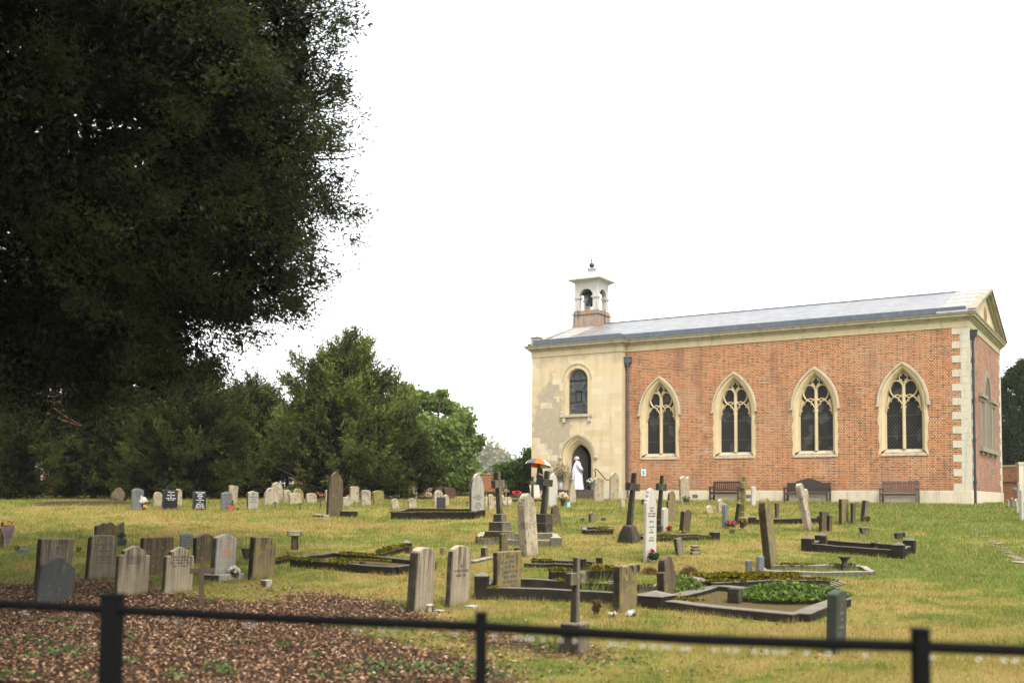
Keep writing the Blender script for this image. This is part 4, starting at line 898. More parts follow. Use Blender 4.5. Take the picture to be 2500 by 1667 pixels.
# ------------------------------------------------------------------ kerbed graves
def kerb(pa,pb,W,label,mat='kerb',h=.13,t=.11,end=True,far=True,near=True,posts=0,ph=.26,moss=(),infill=None,left=True):
    """stone kerb round a grave: pa,pb = photo pixels of the near long kerb's ends, W = width away from the camera"""
    A=ground(*pa); B=ground(*pb); d=Vector((B.x-A.x,B.y-A.y,0)); L=d.length; rz=math.atan2(d.y,d.x)
    r=empty('kerbed_grave',A,rz,label,'grave kerb'); nv=Vector((-d.y,d.x,0)).normalized()
    def zz(u,v): q=A+d*(u/L)+nv*v; return G(q.x,q.y)-A.z
    def bar(u0,v0,u1,v1,nm='kerb',hh=h,tt=t,m=None):
        n=6; l=math.hypot(u1-u0,v1-v0); ex,ey=(u1-u0)/l,(v1-v0)/l; rings=[]
        for k in range(n+1):
            u=u0+(u1-u0)*k/n; v=v0+(v1-v0)*k/n; z=zz(u,v); jx=random.uniform(-.008,.008)
            rings.append([(u-ey*tt/2,v+ex*tt/2,z-.12),(u-ey*tt/2,v+ex*tt/2,z+hh+jx),(u+ey*tt/2,v-ex*tt/2,z+hh+jx),(u+ey*tt/2,v-ex*tt/2,z-.12)])
        b=MB(); b.loft(rings,True,cap=True); return b.build(nm,m or M[mat],r,bevel=.01)
    g=t
    if near: bar(0,0,L,0)
    if far: bar(0,W,L,W)
    if end: bar(L,g/2+.004,L,W-g/2-.004)
    if left: bar(0,g/2+.004,0,W-g/2-.004)
    if posts:
        for k,(u,v) in enumerate(((0,0),(L,0),(L,W),(0,W))):
            if not posts&(1<<k): continue
            m=MB(); z=zz(u,v); s=t*.85; m.box(u-s,u+s,v-s,v+s,z-.12,z+ph); m.add([(u-s*1.1,v-s*1.1,z+ph),(u+s*1.1,v-s*1.1,z+ph),(u+s*1.1,v+s*1.1,z+ph),(u-s*1.1,v+s*1.1,z+ph),(u,v,z+ph+.07)],[(0,1,4),(1,2,4),(2,3,4),(3,0,4),(3,2,1,0)]); m.build('corner_post',M[mat],r,bevel=.006)
    for (u0,v0,u1,v1,th) in moss:
        u0,u1=u0*L,u1*L; v0,v1=v0*W,v1*W; n=int(max(12,math.hypot(u1-u0,v1-v0)*900)); f=rng.random(n); u=u0+(u1-u0)*f+rng.normal(0,t*.42,n); v=v0+(v1-v0)*f+rng.normal(0,t*.30,n)
        lum=.6+.4*np.sin(f*23+u0*7)
        z=np.array([zz(a,b) for a,b in zip(u,v)])+h+rng.random(n)*th*lum-.01
        dd=rng.normal(size=(n,3)); leaves('moss',np.stack([u,v,z],-1),dd,.03+.03*rng.random(n),.7,M['mossleaf'],r)
    if infill:
        m=MB(); n=6; 
        for i in range(n):
            for j in range(4):
                q=[(L*a/n,W*b/4.) for a,b in((i,j),(i+1,j),(i+1,j+1),(i,j+1))]; m.add([(a,b,zz(a,b)+h*.45) for a,b in q],[(0,1,2,3)])
        m.build('grave_infill',M[infill],r)
    return r,zz,L
M['mossleaf']=foliage('moss_cushions',(.035,.032,.006),(.20,.16,.018),.2)
M['gravel']=plain('grave_infill_soil',(.10,.075,.03),.95,.1,var=.8,sc=28)
kerb((712,1382),(962,1404),1.05,'dark mossy kerbed grave left of the pair of curved top stones','kerbdark',h=.15,posts=0,moss=((.02,0,.32,0,.05),(.42,0,.6,0,.05),(.1,1,.45,1,.06),(.3,.3,.7,.6,.03)),infill='gravel')
kerb((662,1379),(712,1370),.9,'short mossy kerb length in the grass beside the birdbath pillar','kerb',h=.09,far=False,end=False,left=False,moss=((.0,0,.9,0,.06),))
kerb((925,1362),(992,1343),.9,'low kerb overgrown with bright yellow moss behind the curved top stones','kerb',h=.10,far=False,end=False,left=False,posts=2,ph=.16,moss=((.0,0,.95,0,.09),(.2,.1,.8,.1,.08)))
kerb((957,1267),(1150,1267),1.2,'long black mossy kerb carrying a small black slab','kerbdark',h=.22,t=.16,moss=((.0,0,1,0,.02),(.3,0,.6,0,.03)))
kerb((1176,1461),(1505,1474),1.1,'long dark kerb with a pointed corner post around the square lichened stone','kerb',h=.17,posts=1,ph=.33,moss=((.02,0,.12,0,.03),(.5,1,.8,1,.04)))
kerb((1280,1384),(1437,1388),.5,'two thin dark kerb bars left of the tall square cross top','kerbdark',h=.08,t=.09,left=False,end=False,moss=((0,1,.3,1,.03),))
kerb((1342,1421),(1500,1416),.45,'dark kerb topped with yellow moss behind the tall square cross','kerbdark',h=.19,t=.13,far=False,end=False,left=False,moss=((.0,0,.3,0,.07),(.6,0,1,0,.09)))
kerb((1168,1328),(1358,1334),1.9,'broad pale kerb enclosing the stepped stone cross','kerbpale',h=.14,t=.15,posts=2,ph=.2,moss=((.0,0,.3,0,.05),(.5,0,.62,0,.03),(1,.3,1,.5,.04)))
kerb((1428,1305),(1492,1305),.75,'small mossy kerb like a hollow box right of the broad pale kerb','kerb',h=.13,t=.12,moss=((.5,0,1,0,.05),(.6,1,1,1,.03)))
kerb((1600,1322),(1745,1318),.75,'low kerb with a corner post around the thin dark cross','kerbdark',h=.09,posts=2,ph=.18,moss=((0,0,1,0,.03),(.0,1,.5,1,.03)))
kerb((1600,1482),(1945,1520),1.9,'large kerbed grave overgrown with ivy at the right','kerb',h=.12,t=.25,posts=1,ph=.17,moss=((.0,.1,.2,.2,.04),),infill='gravel')
kerb((1735,1447),(2020,1440),.75,'long kerb thick with yellow moss behind the ivy covered grave','kerb',h=.17,t=.17,moss=((0,1,1,1,.05),(.0,.05,1,.0,.05),(.1,.8,.9,.85,.03)))
kerb((1755,1424),(1900,1424),.3,'dark slanting kerb stone lying in front of the two slim footstones','kerbdark',h=.16,t=.10,far=False,end=False,left=False)
kerb((1866,1401),(2130,1404),.85,'low pale kerb in front of the flared urn','kerbpale',h=.07,t=.13,moss=((.2,1,.5,1,.05),(.7,1,.9,1,.04)))
kerb((1836,1280),(2005,1277),.9,'dark low kerb behind the tall leaning yellow stone','kerbdark',h=.15,t=.12,far=False,end=False,left=False,posts=3,ph=.2)
kerb((1972,1345),(2194,1362),.95,'dark kerbed grave with scrolled corner posts and green grass inside','kerbdark',h=.17,t=.13,posts=15,ph=.27)
kerb((1245,1225),(1338,1225),.8,'low stone kerb at the left corner of the church','kerb',h=.12,t=.12,far=False,end=False,left=False)
kerb((1017,1219),(1108,1219),1.0,'low reddish kerb in front of the back row of brown granite stones','brown',h=.12,t=.12,far=False,end=False,left=False)
kerb((1150,1375),(1200,1364),.4,'half buried pale kerb strip left of the square lichened stone','kerbpale',h=.05,t=.14,far=False,end=False,left=False)
kerb((1558,1446),(1606,1442),.8,'pale kerb corner beside the mossy scrolled stone','kerbpale',h=.10,t=.10,far=False,end=False,moss=((0,0,.5,0,.03),))
# ivy in the big grave
g=ground(1905,1480); n=3600; a=rng.random(n)*2*PI; q=np.sqrt(rng.random(n)); xx=g.x+.25+q*np.cos(a)*.85; yy=g.y+.35+q*np.sin(a)*.6
zz=gz(xx,yy)+.12+(.22+.10*np.sin(xx*5)*np.sin(yy*6))*rng.random(n)*(1.05-q)
tag(leaves('ivy_plant',np.stack([xx,yy,zz],-1),rng.normal(size=(n,3))*(1,1,.4),.045+.04*rng.random(n),.8,M['ivy'],curl=.2),'sprawling green ivy spilling over the large kerbed grave','ivy')
for px,py,r,nn,lab in ((1665,1450,.42,1300,'clump of green weeds right of the leaning shouldered stone'),):
    g=ground(px,py); P=weed_patch(g.x,g.y,r,nn,.3); tag(leaves('weed_clump',P,rng.normal(size=P.shape)*(1,1,.7),.04+.03*rng.random(nn),.6,M['ivy']),lab,'weeds')
# fern beside the near cross and grass tufts
def tuft(px,py,n,hmax,spread,w,mat,label,cat='grass tuft',name='grass_tuft'):
    g=ground(px,py); x=g.x+rng.normal(0,spread,n); y=g.y+rng.normal(0,spread,n); h=hmax*(.4+.6*rng.random(n))
    o=grass(name,x-g.x,y-g.y,h,np.full(n,w),mat,z=gz(x,y)-g.z,lean=.9,kind=None); o.location=g; tag(o,label,cat); return o
M['tuft']=foliage('long_grass',(.08,.12,.02),(.22,.27,.06),.3)
tuft(1450,1450,90,.42,.16,.014,M['tuft'],'long bladed green tuft beside the tall square cross')
tuft(1330,1575,120,.20,.12,.008,M['tuft'],'green grass tuft left of the block of the tall square cross')
tuft(1570,1530,160,.22,.25,.008,M['tuft'],'rank grass tuft at the foot of the mossy scrolled stone')
tuft(1445,1605,120,.14,.2,.007,M['hay'],'straw coloured tuft in front of the tall square cross')
def mound(px0,px1,py,top,label,n=4200):
    p=ground((px0+px1)/2,py); s=scale(p); w=(px1-px0)/s; h=(py-top)/s; a=rng.random(n)*2*PI; q=np.sqrt(rng.random(n)); x=q*np.cos(a)*w/2; y=q*np.sin(a)*w*.35; z=h*(1-q**2)*.9
    dd=rng.normal(size=(n,3)); dd[:,2]*=.35
    o=leaves('grass_pile',np.stack([x,y+w*.3,z],-1),dd,.09+.09*rng.random(n),.07,M['hay']); o.location=p; tag(o,label,'grass pile')
    m=MB(); m.lathe([(w*.46,-.05),(w*.40,h*.35),(w*.25,h*.62),(.02,h*.75)],14,(0,w*.3,0)); c=m.build('mound_core',plain('dry_brown_grass',(.12,.075,.04),.95,.1,var=.5,sc=18),o,smooth=True)
mound(1430,1500,1408,1380,'heap of dry brown cut grass behind the tall square cross')
mound(1655,1716,1424,1383,'heap of dry brown cut grass right of the leaning shouldered stone')
mound(1570,1606,1403,1388,'low scatter of dry brown grass behind the square stone vase')
# ------------------------------------------------------------------ urns, pots, small blocks
def put(name,px,py,label,cat,rz=0):
    p=ground(px,py); return empty(name,p,rz,label,cat),scale(p),p
def lath(name,px,py,prof,mat,label,cat,n=18,part=None,tilt=0):
    """prof in photo pixels"""
    p=ground(px,py); s=scale(p); m=MB(); m.lathe([(max(.004,r/s),z/s-(.03 if k==0 else 0)) for k,(r,z) in enumerate(prof)],n); o=m.build(name,mat,smooth=True); o.location=p
    if tilt: o.matrix_world=Matrix.Translation(p)@lean_m(p,tilt)
    for e in o.data.polygons: e.use_smooth=True
    md=o.modifiers.new('e','EDGE_SPLIT'); md.split_angle=R(40)
    return tag(o,label,cat)
lath('urn',1697,1353,[(12,0),(12,5),(9,8),(11,12),(11,14),(6,16),(11,18),(11.5,21),(4,23)],M['grey'],'squat lidded stone urn on the grass right of the small footstone','urn')
lath('urn',2062,1392,[(7,0),(8,3),(7,7),(9,11),(8,15),(6.5,20),(8,26),(14,31),(16.5,33),(15,34),(9,30),(2,29)],M['crossdark'],'flared stone urn standing on the low pale kerb','urn')
lath('urn',2136,1345,[(7,0),(9,6),(7,10),(9,16),(13,20),(11,21),(6,18),(1,17)],M['crossdark'],'flared urn tilted over the dark kerbed grave','urn',tilt=9)
lath('urn',601,1368,[(3,0),(5,4),(9,14),(12,24),(12,30),(10,30),(3,26)],M['crossdark'],'dark tapering urn left of the thick yellow lichened stone','urn')
lath('stone_pot',2110,1303,[(9,0),(10,5),(12,12),(13,15),(11,17),(9,13),(2,12)],M['grey'],'rough round grey pot in the open grass beyond the kerbs','pot')
lath('stone_pot',2194,1316,[(9,0),(10,8),(11,15),(8,16),(2,14)],M['crossdark'],'dark round pot beside a small block, furthest right of the kerbs','pot')
lath('black_pot',296,1334,[(10,0),(11,6),(12.5,14),(12.5,18),(11,18),(9,15)],M['plastic'],'glossy black pot holding a small shrub between the left headstones','flower pot')
lath('grave_vase',1049,1493,[(8,0),(8,12),(10,14),(10,17),(5,19)],M['paleclean'],'small lidded vase at the foot of the thick curved top stone','vase')
lath('small_pot',580,1246,[(3,0),(4,5),(4.5,6.5),(3,6)],M['plastic'],'tiny dark pot right of the red flower pot','flower pot')
lath('stone_pot',1708,1300,[(6,0),(7,4),(5,6),(7,8),(4,9)],M['crossdark'] if False else M['crossdark'],'small dark pot on the grass below the pink flowers','pot') if False else lath('stone_pot',1788,1301,[(6,0),(7,4),(5,6),(7,8),(3,9)],M['crossdark'],'small dark pot on the grass below the pink flowers','pot')
lath('blue_jar',1388,1238,[(4,0),(4.2,9),(3,11),(3,12)],plain('pale_blue_glazed',(.20,.42,.62),.35),'small pale blue jar right of the big bouquet vase','jar')
lath('candle_jar',329,1241,[(3,0),(3,6),(2,6.5)],plain('candle_glass',(.42,.48,.36),.3),'small pale candle jar on the dark base of the grey arched stone','candle')
lath('garden_urn',98,1215,[(12,-6),(11,6),(6,10),(12,13),(13,16),(9,17),(12,19),(13,22),(10,23)],M['white'],'white garden urn beyond the iron railings at the left','urn')
# pots need their plants
def shrub(name,px,py,zb,w,h,n,size,mat,label,cat,aspect=.5,flat=.2,spiky=False,depth=None):
    p=ground(px,py); s=scale(p); W,H,B=w/s,h/s,zb/s
    q=rng.normal(size=(n,3)); q/=np.linalg.norm(q,axis=1,keepdims=True); rr=rng.random(n)**.45; P=q*rr[:,None]*np.array([W/2,W/2,H/2])
    P*=(1+.25*np.sin(q[:,:1]*7+px)*np.sin(q[:,2:]*6+2)); P[:,2]+=B+H/2
    d=q+rng.normal(0,.5,(n,3)); d[:,2]+=.4
    o=leaves(name,P,d,size*(.6+.8*rng.random(n)),aspect,mat); o.location=p; return tag(o,label,cat)
M['shrubgrey']=foliage('grey_green_leaves',(.04,.06,.03),(.16,.19,.11),.2)
M['shrub']=foliage('shrub_leaves',(.025,.05,.012),(.17,.26,.05),.3)
M['yellowgreen']=foliage('golden_conifer',(.10,.10,.01),(.28,.26,.03),.2)
M['brownleaf']=foliage('withered_leaves',(.06,.03,.015),(.20,.13,.07),.2)
M['dryflower']=foliage('dried_grasses',(.14,.11,.06),(.42,.36,.22),.3)
M['pinkpetal']=foliage('pink_petals',(.22,.02,.04),(.62,.16,.20),.3); M['redpetal']=foliage('red_petals',(.30,.01,.01),(.62,.04,.02),.2)
M['whitepetal']=foliage('white_petals',(.62,.60,.52),(.84,.82,.76),.2); M['creampetal']=foliage('cream_peach_petals',(.55,.34,.20),(.82,.74,.60),.2); M['goldpetal']=foliage('yellow_petals',(.55,.36,.03),(.75,.58,.10),.2)
M['darkgreen']=foliage('dark_leaves',(.012,.03,.016),(.04,.09,.04),.2)
shrub('potted_shrub',296,1334,16,18,22,260,.05,M['shrubgrey'],'small grey green shrub growing in the glossy black pot','shrub')
shrub('potted_conifer',566,1244,9,9,15,260,.05,M['yellowgreen'],'small golden conifer in the red square pot','conifer')
def blk(name,px0,px1,py,top,mat,label,cat,d=None,rz=None,lean=0,cap=0,hole=False):
    p=ground((px0+px1)/2,py); s=scale(p); r_=PSI if rz is None else rz; w=(px1-px0)/s/ (1.3 if rz is None else 1.0); h=(py-top)/s; dd=d or w; m=MB(); m.box(-w/2,w/2,-dd/2,dd/2,-.05,h,taper=.004)
    if cap: m.add([(-w*.56,-dd*.56,h),(w*.56,-dd*.56,h),(w*.56,dd*.56,h),(-w*.56,dd*.56,h),(0,0,h+cap*h)],[(0,1,4),(1,2,4),(2,3,4),(3,0,4),(3,2,1,0)])
    o=m.build(name,mat,bevel=.008); o.matrix_world=Matrix.Translation(p)@lean_m(p,lean)@Matrix.Rotation(r_,4,'Z'); tag(o,label,cat)
    if hole:
        q=MB(); q.lathe([(.001,h+.003),(w*.28,h+.003)],12,cap=False); q.build('flower_hole',M['void'],o)  # flat black disc painted for the dark of the hole
    return o
blk('red_pot',555,571,1245,1234,M['terracotta'],'square red pot beside the blue grey slate stone','flower pot',rz=.3)
blk('stone_block',755,777,1368,1353,M['crossdark'],'small capped block standing on the far side of the dark mossy kerb','stone block',cap=.3)
blk('stone_block',888,905,1373,1357,M['crossdark'],'tilted dark block behind the dark mossy kerb','stone block',lean=14,cap=.3)
blk('stone_block',876,893,1388,1370,M['crossdark'],'low dark block inside the right end of the dark mossy kerb','stone block')
blk('stone_block',988,1006,1350,1334,M['crossdark'],'small leaning block at the end of the bright mossy kerb','stone block',lean=6)
blk('stone_post',1174,1193,1360,1337,M['grey'],'short capped post leaning left of the narrow yellow stone','grave post',cap=.25,lean=-3)
blk('stone_post',1254,1272,1352,1338,M['grey'],'low capped post right of the narrow yellow stone','grave post',cap=.25)
blk('stone_post',1074,1090,1354,1336,M['moss'],'short mossy post behind the second curved top stone','grave post')
blk('stone_post',1404,1432,1390,1363,M['kerbdark'],'square dark post at the end of the thin dark kerb bars','grave post')
blk('stone_post',1454,1472,1378,1360,M['kerbdark'],'small dark post standing right of the square dark post','grave post')
blk('stone_vase',1533,1563,1398,1377,M['kerb'],'square stone flower vase with a hole behind the mossy scrolled stone','vase',hole=True)
blk('grave_vase',636,664,1431,1415,M['paleclean'],'square pale vase in front of the thick yellow lichened stone','vase')
blk('grave_vase',46,71,1349,1339,M['bluegrey'],'low grey square vase on the grass at the far left','vase')
blk('stone_block',1775,1814,1480,1436,M['crossdark'],'rough dark block standing inside the ivy covered grave','stone block')
blk('stone_block',2003,2021,1340,1308,M['crossdark'],'rough dark upright block at the back of the dark kerbed grave','stone block')
blk('stone_block',2200,2218,1330,1300,M['crossdark'],'small dark block beside the furthest dark round pot','stone block') if False else blk('stone_block',2196,2212,1310,1299,M['crossdark'],'small dark block beside the furthest dark round pot','stone block')
blk('flat_slab',1060,1086,1493,1488,M['paleclean'],'small flat pale slab beside the lidded grave vase','slab',d=.12)
blk('flat_slab',1134,1170,1482,1477,M['white'],'flat white slab at the foot of the second curved top stone','slab',d=.16)
blk('flat_slab',768,797,1262,1256,M['paleclean'],'thin flat slab lying left of the tall dark pointed stone','slab',d=.5)
blk('coped_slab',834,862,1262,1247,M['kerb'],'sloping coped slab lying right of the tall dark pointed stone','slab',d=.6)
for k in range(4): blk('broken_slat',2014+k*10,2024+k*10,1433-k*2,1424-k*2,M['kerbpale'],['pale stone slat leaning at the end of the yellow mossy kerb','second pale stone slat from the yellow mossy kerb end','third pale stone slat from the yellow mossy kerb end','last pale stone slat, furthest from the yellow mossy kerb'][k],'stone slat',d=.22,lean=18)
# birdbath
r,s,p=put('birdbath',719,1352,'stone pillar birdbath with a thick round top and a mossy foot','birdbath')
m=MB(); m.lathe([(.16,-.05),(.17,.05),(.14,.09)],14); m.build('base',M['moss'],r)
m=MB(); m.lathe([(9.5/s,.05),(8.2/s,44/s)],14); m.build('pillar',M['dark'],r,smooth=True)
m=MB(); m.lathe([(10/s,43/s),(18/s,45/s),(18.5/s,56/s),(14/s,57/s),(12/s,53/s),(.01,52/s)],18); m.build('bowl',M['old'],r)
# rocks
def rock(px0,px1,py,top,mat,label,name='boulder',cat='rock',seed=1):
    p=ground((px0+px1)/2,py); s=scale(p); w=(px1-px0)/s/2; h=(py-top)/s; bm=bmesh.new(); bmesh.ops.create_icosphere(bm,subdivisions=3,radius=1); rs=random.Random(seed); pl=[(Vector((rs.gauss(0,1),rs.gauss(0,1),rs.gauss(0,1))).normalized(),rs.uniform(.55,.9)) for _ in range(9)]
    for v in bm.verts:
        for n_,d_ in pl:
            e=v.co.dot(n_)-d_
            if e>0: v.co-=n_*e
        v.co+=Vector((rs.gauss(0,.015),)*3)
    zmax=max(v.co.z for v in bm.verts)
    for v in bm.verts: v.co=Vector((v.co.x*w*1.1,v.co.y*w*.8,(v.co.z+.35)/(zmax+.35)*h))
    me=bpy.data.meshes.new(name); bm.to_mesh(me); bm.free(); o=link(name,me,mat); o.location=p; return tag(o,label,cat)
rock(271,305,1222,1190,M['dark'],'rough pointed boulder under the yews left of the grey arched stone',seed=4)
rock(1414,1428,1273,1262,M['dark'],'small lump of stone left of the rounded footstone in the lawn',seed=5,name='stone_lump'); rock(1467,1481,1271,1261,M['dark'],'small lump of stone right of the rounded footstone in the lawn',seed=6,name='stone_lump')
for k,(a,b,y_,t_) in enumerate(((1183,1194,1238,1207),(1205,1220,1236,1212),(1220,1232,1232,1206),(1226,1241,1235,1213),(1236,1251,1234,1212))):
    rock(a,b,y_,t_,M['old'],['rough rockery stone left of the tan narrow gravestone','rockery stone partly behind the shaft of the stepped cross','tall rockery stone just right of the stepped cross','pale rockery stone in the middle of the pile right of the stepped cross','last rockery stone at the right of the pile by the stepped cross'][k],name='rockery_stone',seed=20+k)
rock(1515,1526,1239,1216,M['old'],'little pointed ornament stone on the grass by the drainpipe foot',seed=31,name='ornament_stone')
rock(1999+0,2030,1225,1219,M['old'],'low pale stone on the grass at the right foot of the arched bench',seed=33,name='stone_lump') if False else None
rock(2020,2032,1226,1219,M['old'],'low pale stone on the grass at the right foot of the arched bench',seed=33,name='stone_lump')
# flowers
def bouquet(px,py,w,h,petal,label,leafm='darkgreen',n=70,size=.05,vase=None,zb=.35,nl=160,petal2=None,lsize=.07,pos=None):
    p=ground(px,py) if pos is None else pos; s=scale(p); r=empty('flower_bouquet',p,0,label,'flowers'); W,H=w/s,h/s
    q=rng.normal(size=(nl,3)); q/=np.linalg.norm(q,axis=1,keepdims=True); q*=rng.random((nl,1))**.5; P=q*np.array([W*.45,W*.45,H*.28]); P[:,2]+=H*.50
    leaves('foliage',P,rng.normal(size=(nl,3)),lsize*(.5+rng.random(nl)),.4,M[leafm],r)
    b=[]; tt=[]
    for k in range(n):
        u=np.array([random.gauss(0,1),random.gauss(0,1),abs(random.gauss(0,1))+.1]); u/=np.linalg.norm(u); c=u*np.array([W*.5,W*.5,H*.34])+np.array([0,0,H*.62]); b.append(c+rng.normal(0,size*.25,(9,3))); tt.append(np.clip(random.random()+rng.normal(0,.12,9),0,1))
    b=np.concatenate(b); leaves('blooms',b,rng.normal(size=b.shape),np.full(len(b),size),.8,M[petal],r,np.concatenate(tt))
    if vase:
        m=MB(); m.lathe([(vase[0]/s*.7,-.03),(vase[0]/s,H*.42),(vase[0]/s*.8,H*.42)],12); m.build('vase',M[vase[1]],r)
    return r
bouquet(1374,1236,27,33,'creampetal','big bouquet of cream and peach flowers in a dark vase before the church steps',vase=(6,'plastic'),n=34,size=.075)
bouquet(348,1246,15,32,'whitepetal','ball of white flowers beside the grey arched stone',n=26,size=.07,vase=(2,'plastic'),leafm='brownleaf',nl=60)
bouquet(352,1246,12,12,'goldpetal','low golden flowers below the white flower ball',n=10,size=.05,leafm='brownleaf',nl=60)
bouquet(572,1416,24,34,'whitepetal','pale yellow and white flowers on the slab of the orange lettered stone',n=10,size=.05,leafm='brownleaf',nl=110)
bouquet(562,1414,14,10,'goldpetal','yellow bloom lying on the slab of the orange lettered stone',n=6,size=.05,nl=20)
bouquet(1595,1374,34,34,'redpetal','dark green bouquet with a red flower at the foot of the white marble stone',n=4,size=.05,nl=260)
bouquet(1634,1301,12,17,'redpetal','small bunch of red flowers beside the small white marble stone',n=12,size=.045,nl=40)
bouquet(1785,1291,26,22,'pinkpetal','bunch of pink and red flowers between the grey granite slab and the leaning slab',n=20,size=.05,nl=120)
bouquet(1812,1294,22,26,'brownleaf','withered beige flowers at the foot of the mossy cross',n=26,size=.06,leafm='brownleaf',nl=80)
bouquet(2117,1275,16,14,'brownleaf','withered brown flowers at the foot of the thin right leaning stone',n=12,size=.05,leafm='brownleaf',nl=90)
bouquet(1665,1305,20,10,'goldpetal','small dark bunch with yellow stems before the brown gabled stone',n=3,size=.03,nl=70)
bouquet(1543,1504,26,12,'whitepetal','white flowers in a low holder at the foot of the mossy scrolled stone',n=22,size=.04,leafm='brownleaf',nl=60)
bouquet(1496,1506,14,12,'whitepetal','small white bloom in the grass left of the mossy scrolled stone',n=8,size=.035,leafm='brownleaf',nl=20)
bouquet(1434,1198,30,30,'whitepetal','green and white flower arrangement on the top step right of the church door',n=22,size=.06,leafm='shrub',nl=260,vase=(8,'bluegrey'),pos=cw(DC+.95,BY-.22,2.14))
bouquet(1676,1232,22,22,'dryflower','grey green plant at the foot of the tall pale green stone',n=12,size=.06,leafm='shrubgrey',nl=200)
bouquet(42,1347,12,16,'brownleaf','withered brown sprig beside the low grey square vase',n=6,size=.03,leafm='brownleaf',nl=30)
bouquet(192,1352,12,18,'brownleaf','small withered plant left of the streaked rounded stone',n=6,size=.03,leafm='brownleaf',nl=40)
bouquet(1454,1508,22,44,'brownleaf','pair of dead brown flower stems beside the tall square cross',n=8,size=.04,leafm='brownleaf',nl=90)
# wrapped bouquet hung on the left wooden cross
r,s,p=put('wrapped_bouquet',18,1338,'bouquet in purple wrapping leaning on the wooden cross at the left edge','flowers')
m=MB(); m.lathe([(.02,.05),(.05,.18),(.13,.38),(.14,.46)],12); w_=m.build('wrapping',plain('purple_wrapping',(.22,.15,.20),.35),r); 
P=rng.normal(0,.06,(60,3))+np.array([0,0,.43]); leaves('blooms',P,rng.normal(size=P.shape),np.full(60,.06),.8,M['redpetal'],r)
# poppy wreath on a planter
o=blk('planter',1245,1272,1217,1207,M['brown'],'low brown planter box by the shrub left of the church','planter',d=.4)
p=ground(1262,1216); s=scale(p); m=MB(); n=20; m.loft([[( (.19+.05*math.cos(b))*math.cos(a),.05*math.sin(b)+.0,(.19+.05*math.cos(b))*math.sin(a)*.35) for b in [2*PI*j/8 for j in range(8)]] for a in [2*PI*i/n for i in range(n+1)]],True); o=m.build('wreath',plain('red_wreath',(.55,.03,.02),.6,var=.4,sc=30)); o.location=(p.x,p.y,p.z+.28); tag(o,'red wreath lying on the low brown planter box','wreath')
# milk churn with dried grasses
c=cw(-19.5,BY-.30,2.14); r=empty('milk_churn',c,0,'old grey metal milk churn holding dried grasses left of the church door','churn')
m=MB(); m.lathe([(.17,0),(.18,.03),(.175,.30),(.12,.40),(.115,.46),(.15,.48),(.14,.5)],16); m.build('churn_body',plain('galvanised_metal',(.30,.29,.27),.45,.5,.4,.3,8),r,smooth=True)
n=900; q=rng.normal(size=(n,3)); q[:,2]=abs(q[:,2])*1.5+.3; q/=np.linalg.norm(q,axis=1,keepdims=True); P=q*(rng.random((n,1))**.6*1.0)*np.array([.75,.55,1.0])+np.array([0,0,.42])
o=leaves('dried_grasses',P,q+rng.normal(0,.35,(n,3)),.08+.1*rng.random(n),.22,M['dryflower']); o.location=c; tag(o,'tall spray of dried grasses standing in the grey milk churn','dried flowers')
n=160; q=rng.normal(size=(n,3))*.16+np.array([0,0,.55]); o=leaves('dark_sprig',q,rng.normal(size=(n,3)),np.full(n,.09),.4,M['darkgreen']); o.location=c; tag(o,'dark green sprigs below the dried grasses in the milk churn','foliage')
# folding sign board beside the woman
c=ground(1303,1216); r=empty('folding_sign_board',c,.55,'folding board with a white face and dark back standing behind the small plain cross','sign board')
for sx,mt in ((1,M['white']),(-1,M['void'])):
    m=MB(); m.box(-.28,.28,-.012,.012,0,.68,M=Matrix.Translation((0,-.19*sx,0))@Matrix.Rotation(R(-14*sx),4,'X')); m.build('board_panel',mt,r)
# ------------------------------------------------------------------ people
M['skin']=plain('skin',(.52,.30,.22),.55,.4,var=.1); M['skinpink']=plain('ruddy_skin',(.56,.27,.21),.55,.4,var=.15)
M['blackcloth']=plain('black_dress_cloth',(.012,.013,.022),.8,.2); M['alb']=plain('white_robe_cloth',(.58,.58,.63),.8,.2,var=.06,sc=5); M['suit']=plain('dark_suit',(.02,.02,.024),.8,.2)
M['hairbrown']=plain('brown_hair',(.10,.055,.03),.6,.3,var=.4,sc=60); M['hairwhite']=plain('white_hair',(.50,.48,.45),.7,.3,var=.15,sc=60); M['redshoe']=plain('red_shoe',(.45,.06,.035),.4)
def body(name,parent,chains,mat,sub=1):
    """one continuous skinned surface; chains = lists of (x,y,z,radius), first chain starts at the pelvis"""
    bm=bmesh.new(); lay=bm.verts.layers.skin.verify(); seen={}
    def vert(p):
        k=tuple(round(c,3) for c in p[:3])
        if k not in seen:
            v=bm.verts.new(p[:3]); v[lay].radius=(p[3],p[4] if len(p)>4 else p[3]); v[lay].use_root=not seen; seen[k]=v
        return seen[k]
    for ch in chains:
        vs=[vert(p) for p in ch]
        for a,b in zip(vs[:-1],vs[1:]):
            if not bm.edges.get((a,b)): bm.edges.new((a,b))
    me=bpy.data.meshes.new(name); bm.to_mesh(me); bm.free(); o=link(name,me,mat,parent)
    o.modifiers.new('skin','SKIN').use_smooth_shade=True; md=o.modifiers.new('sub','SUBSURF'); md.levels=md.render_levels=sub
    return o
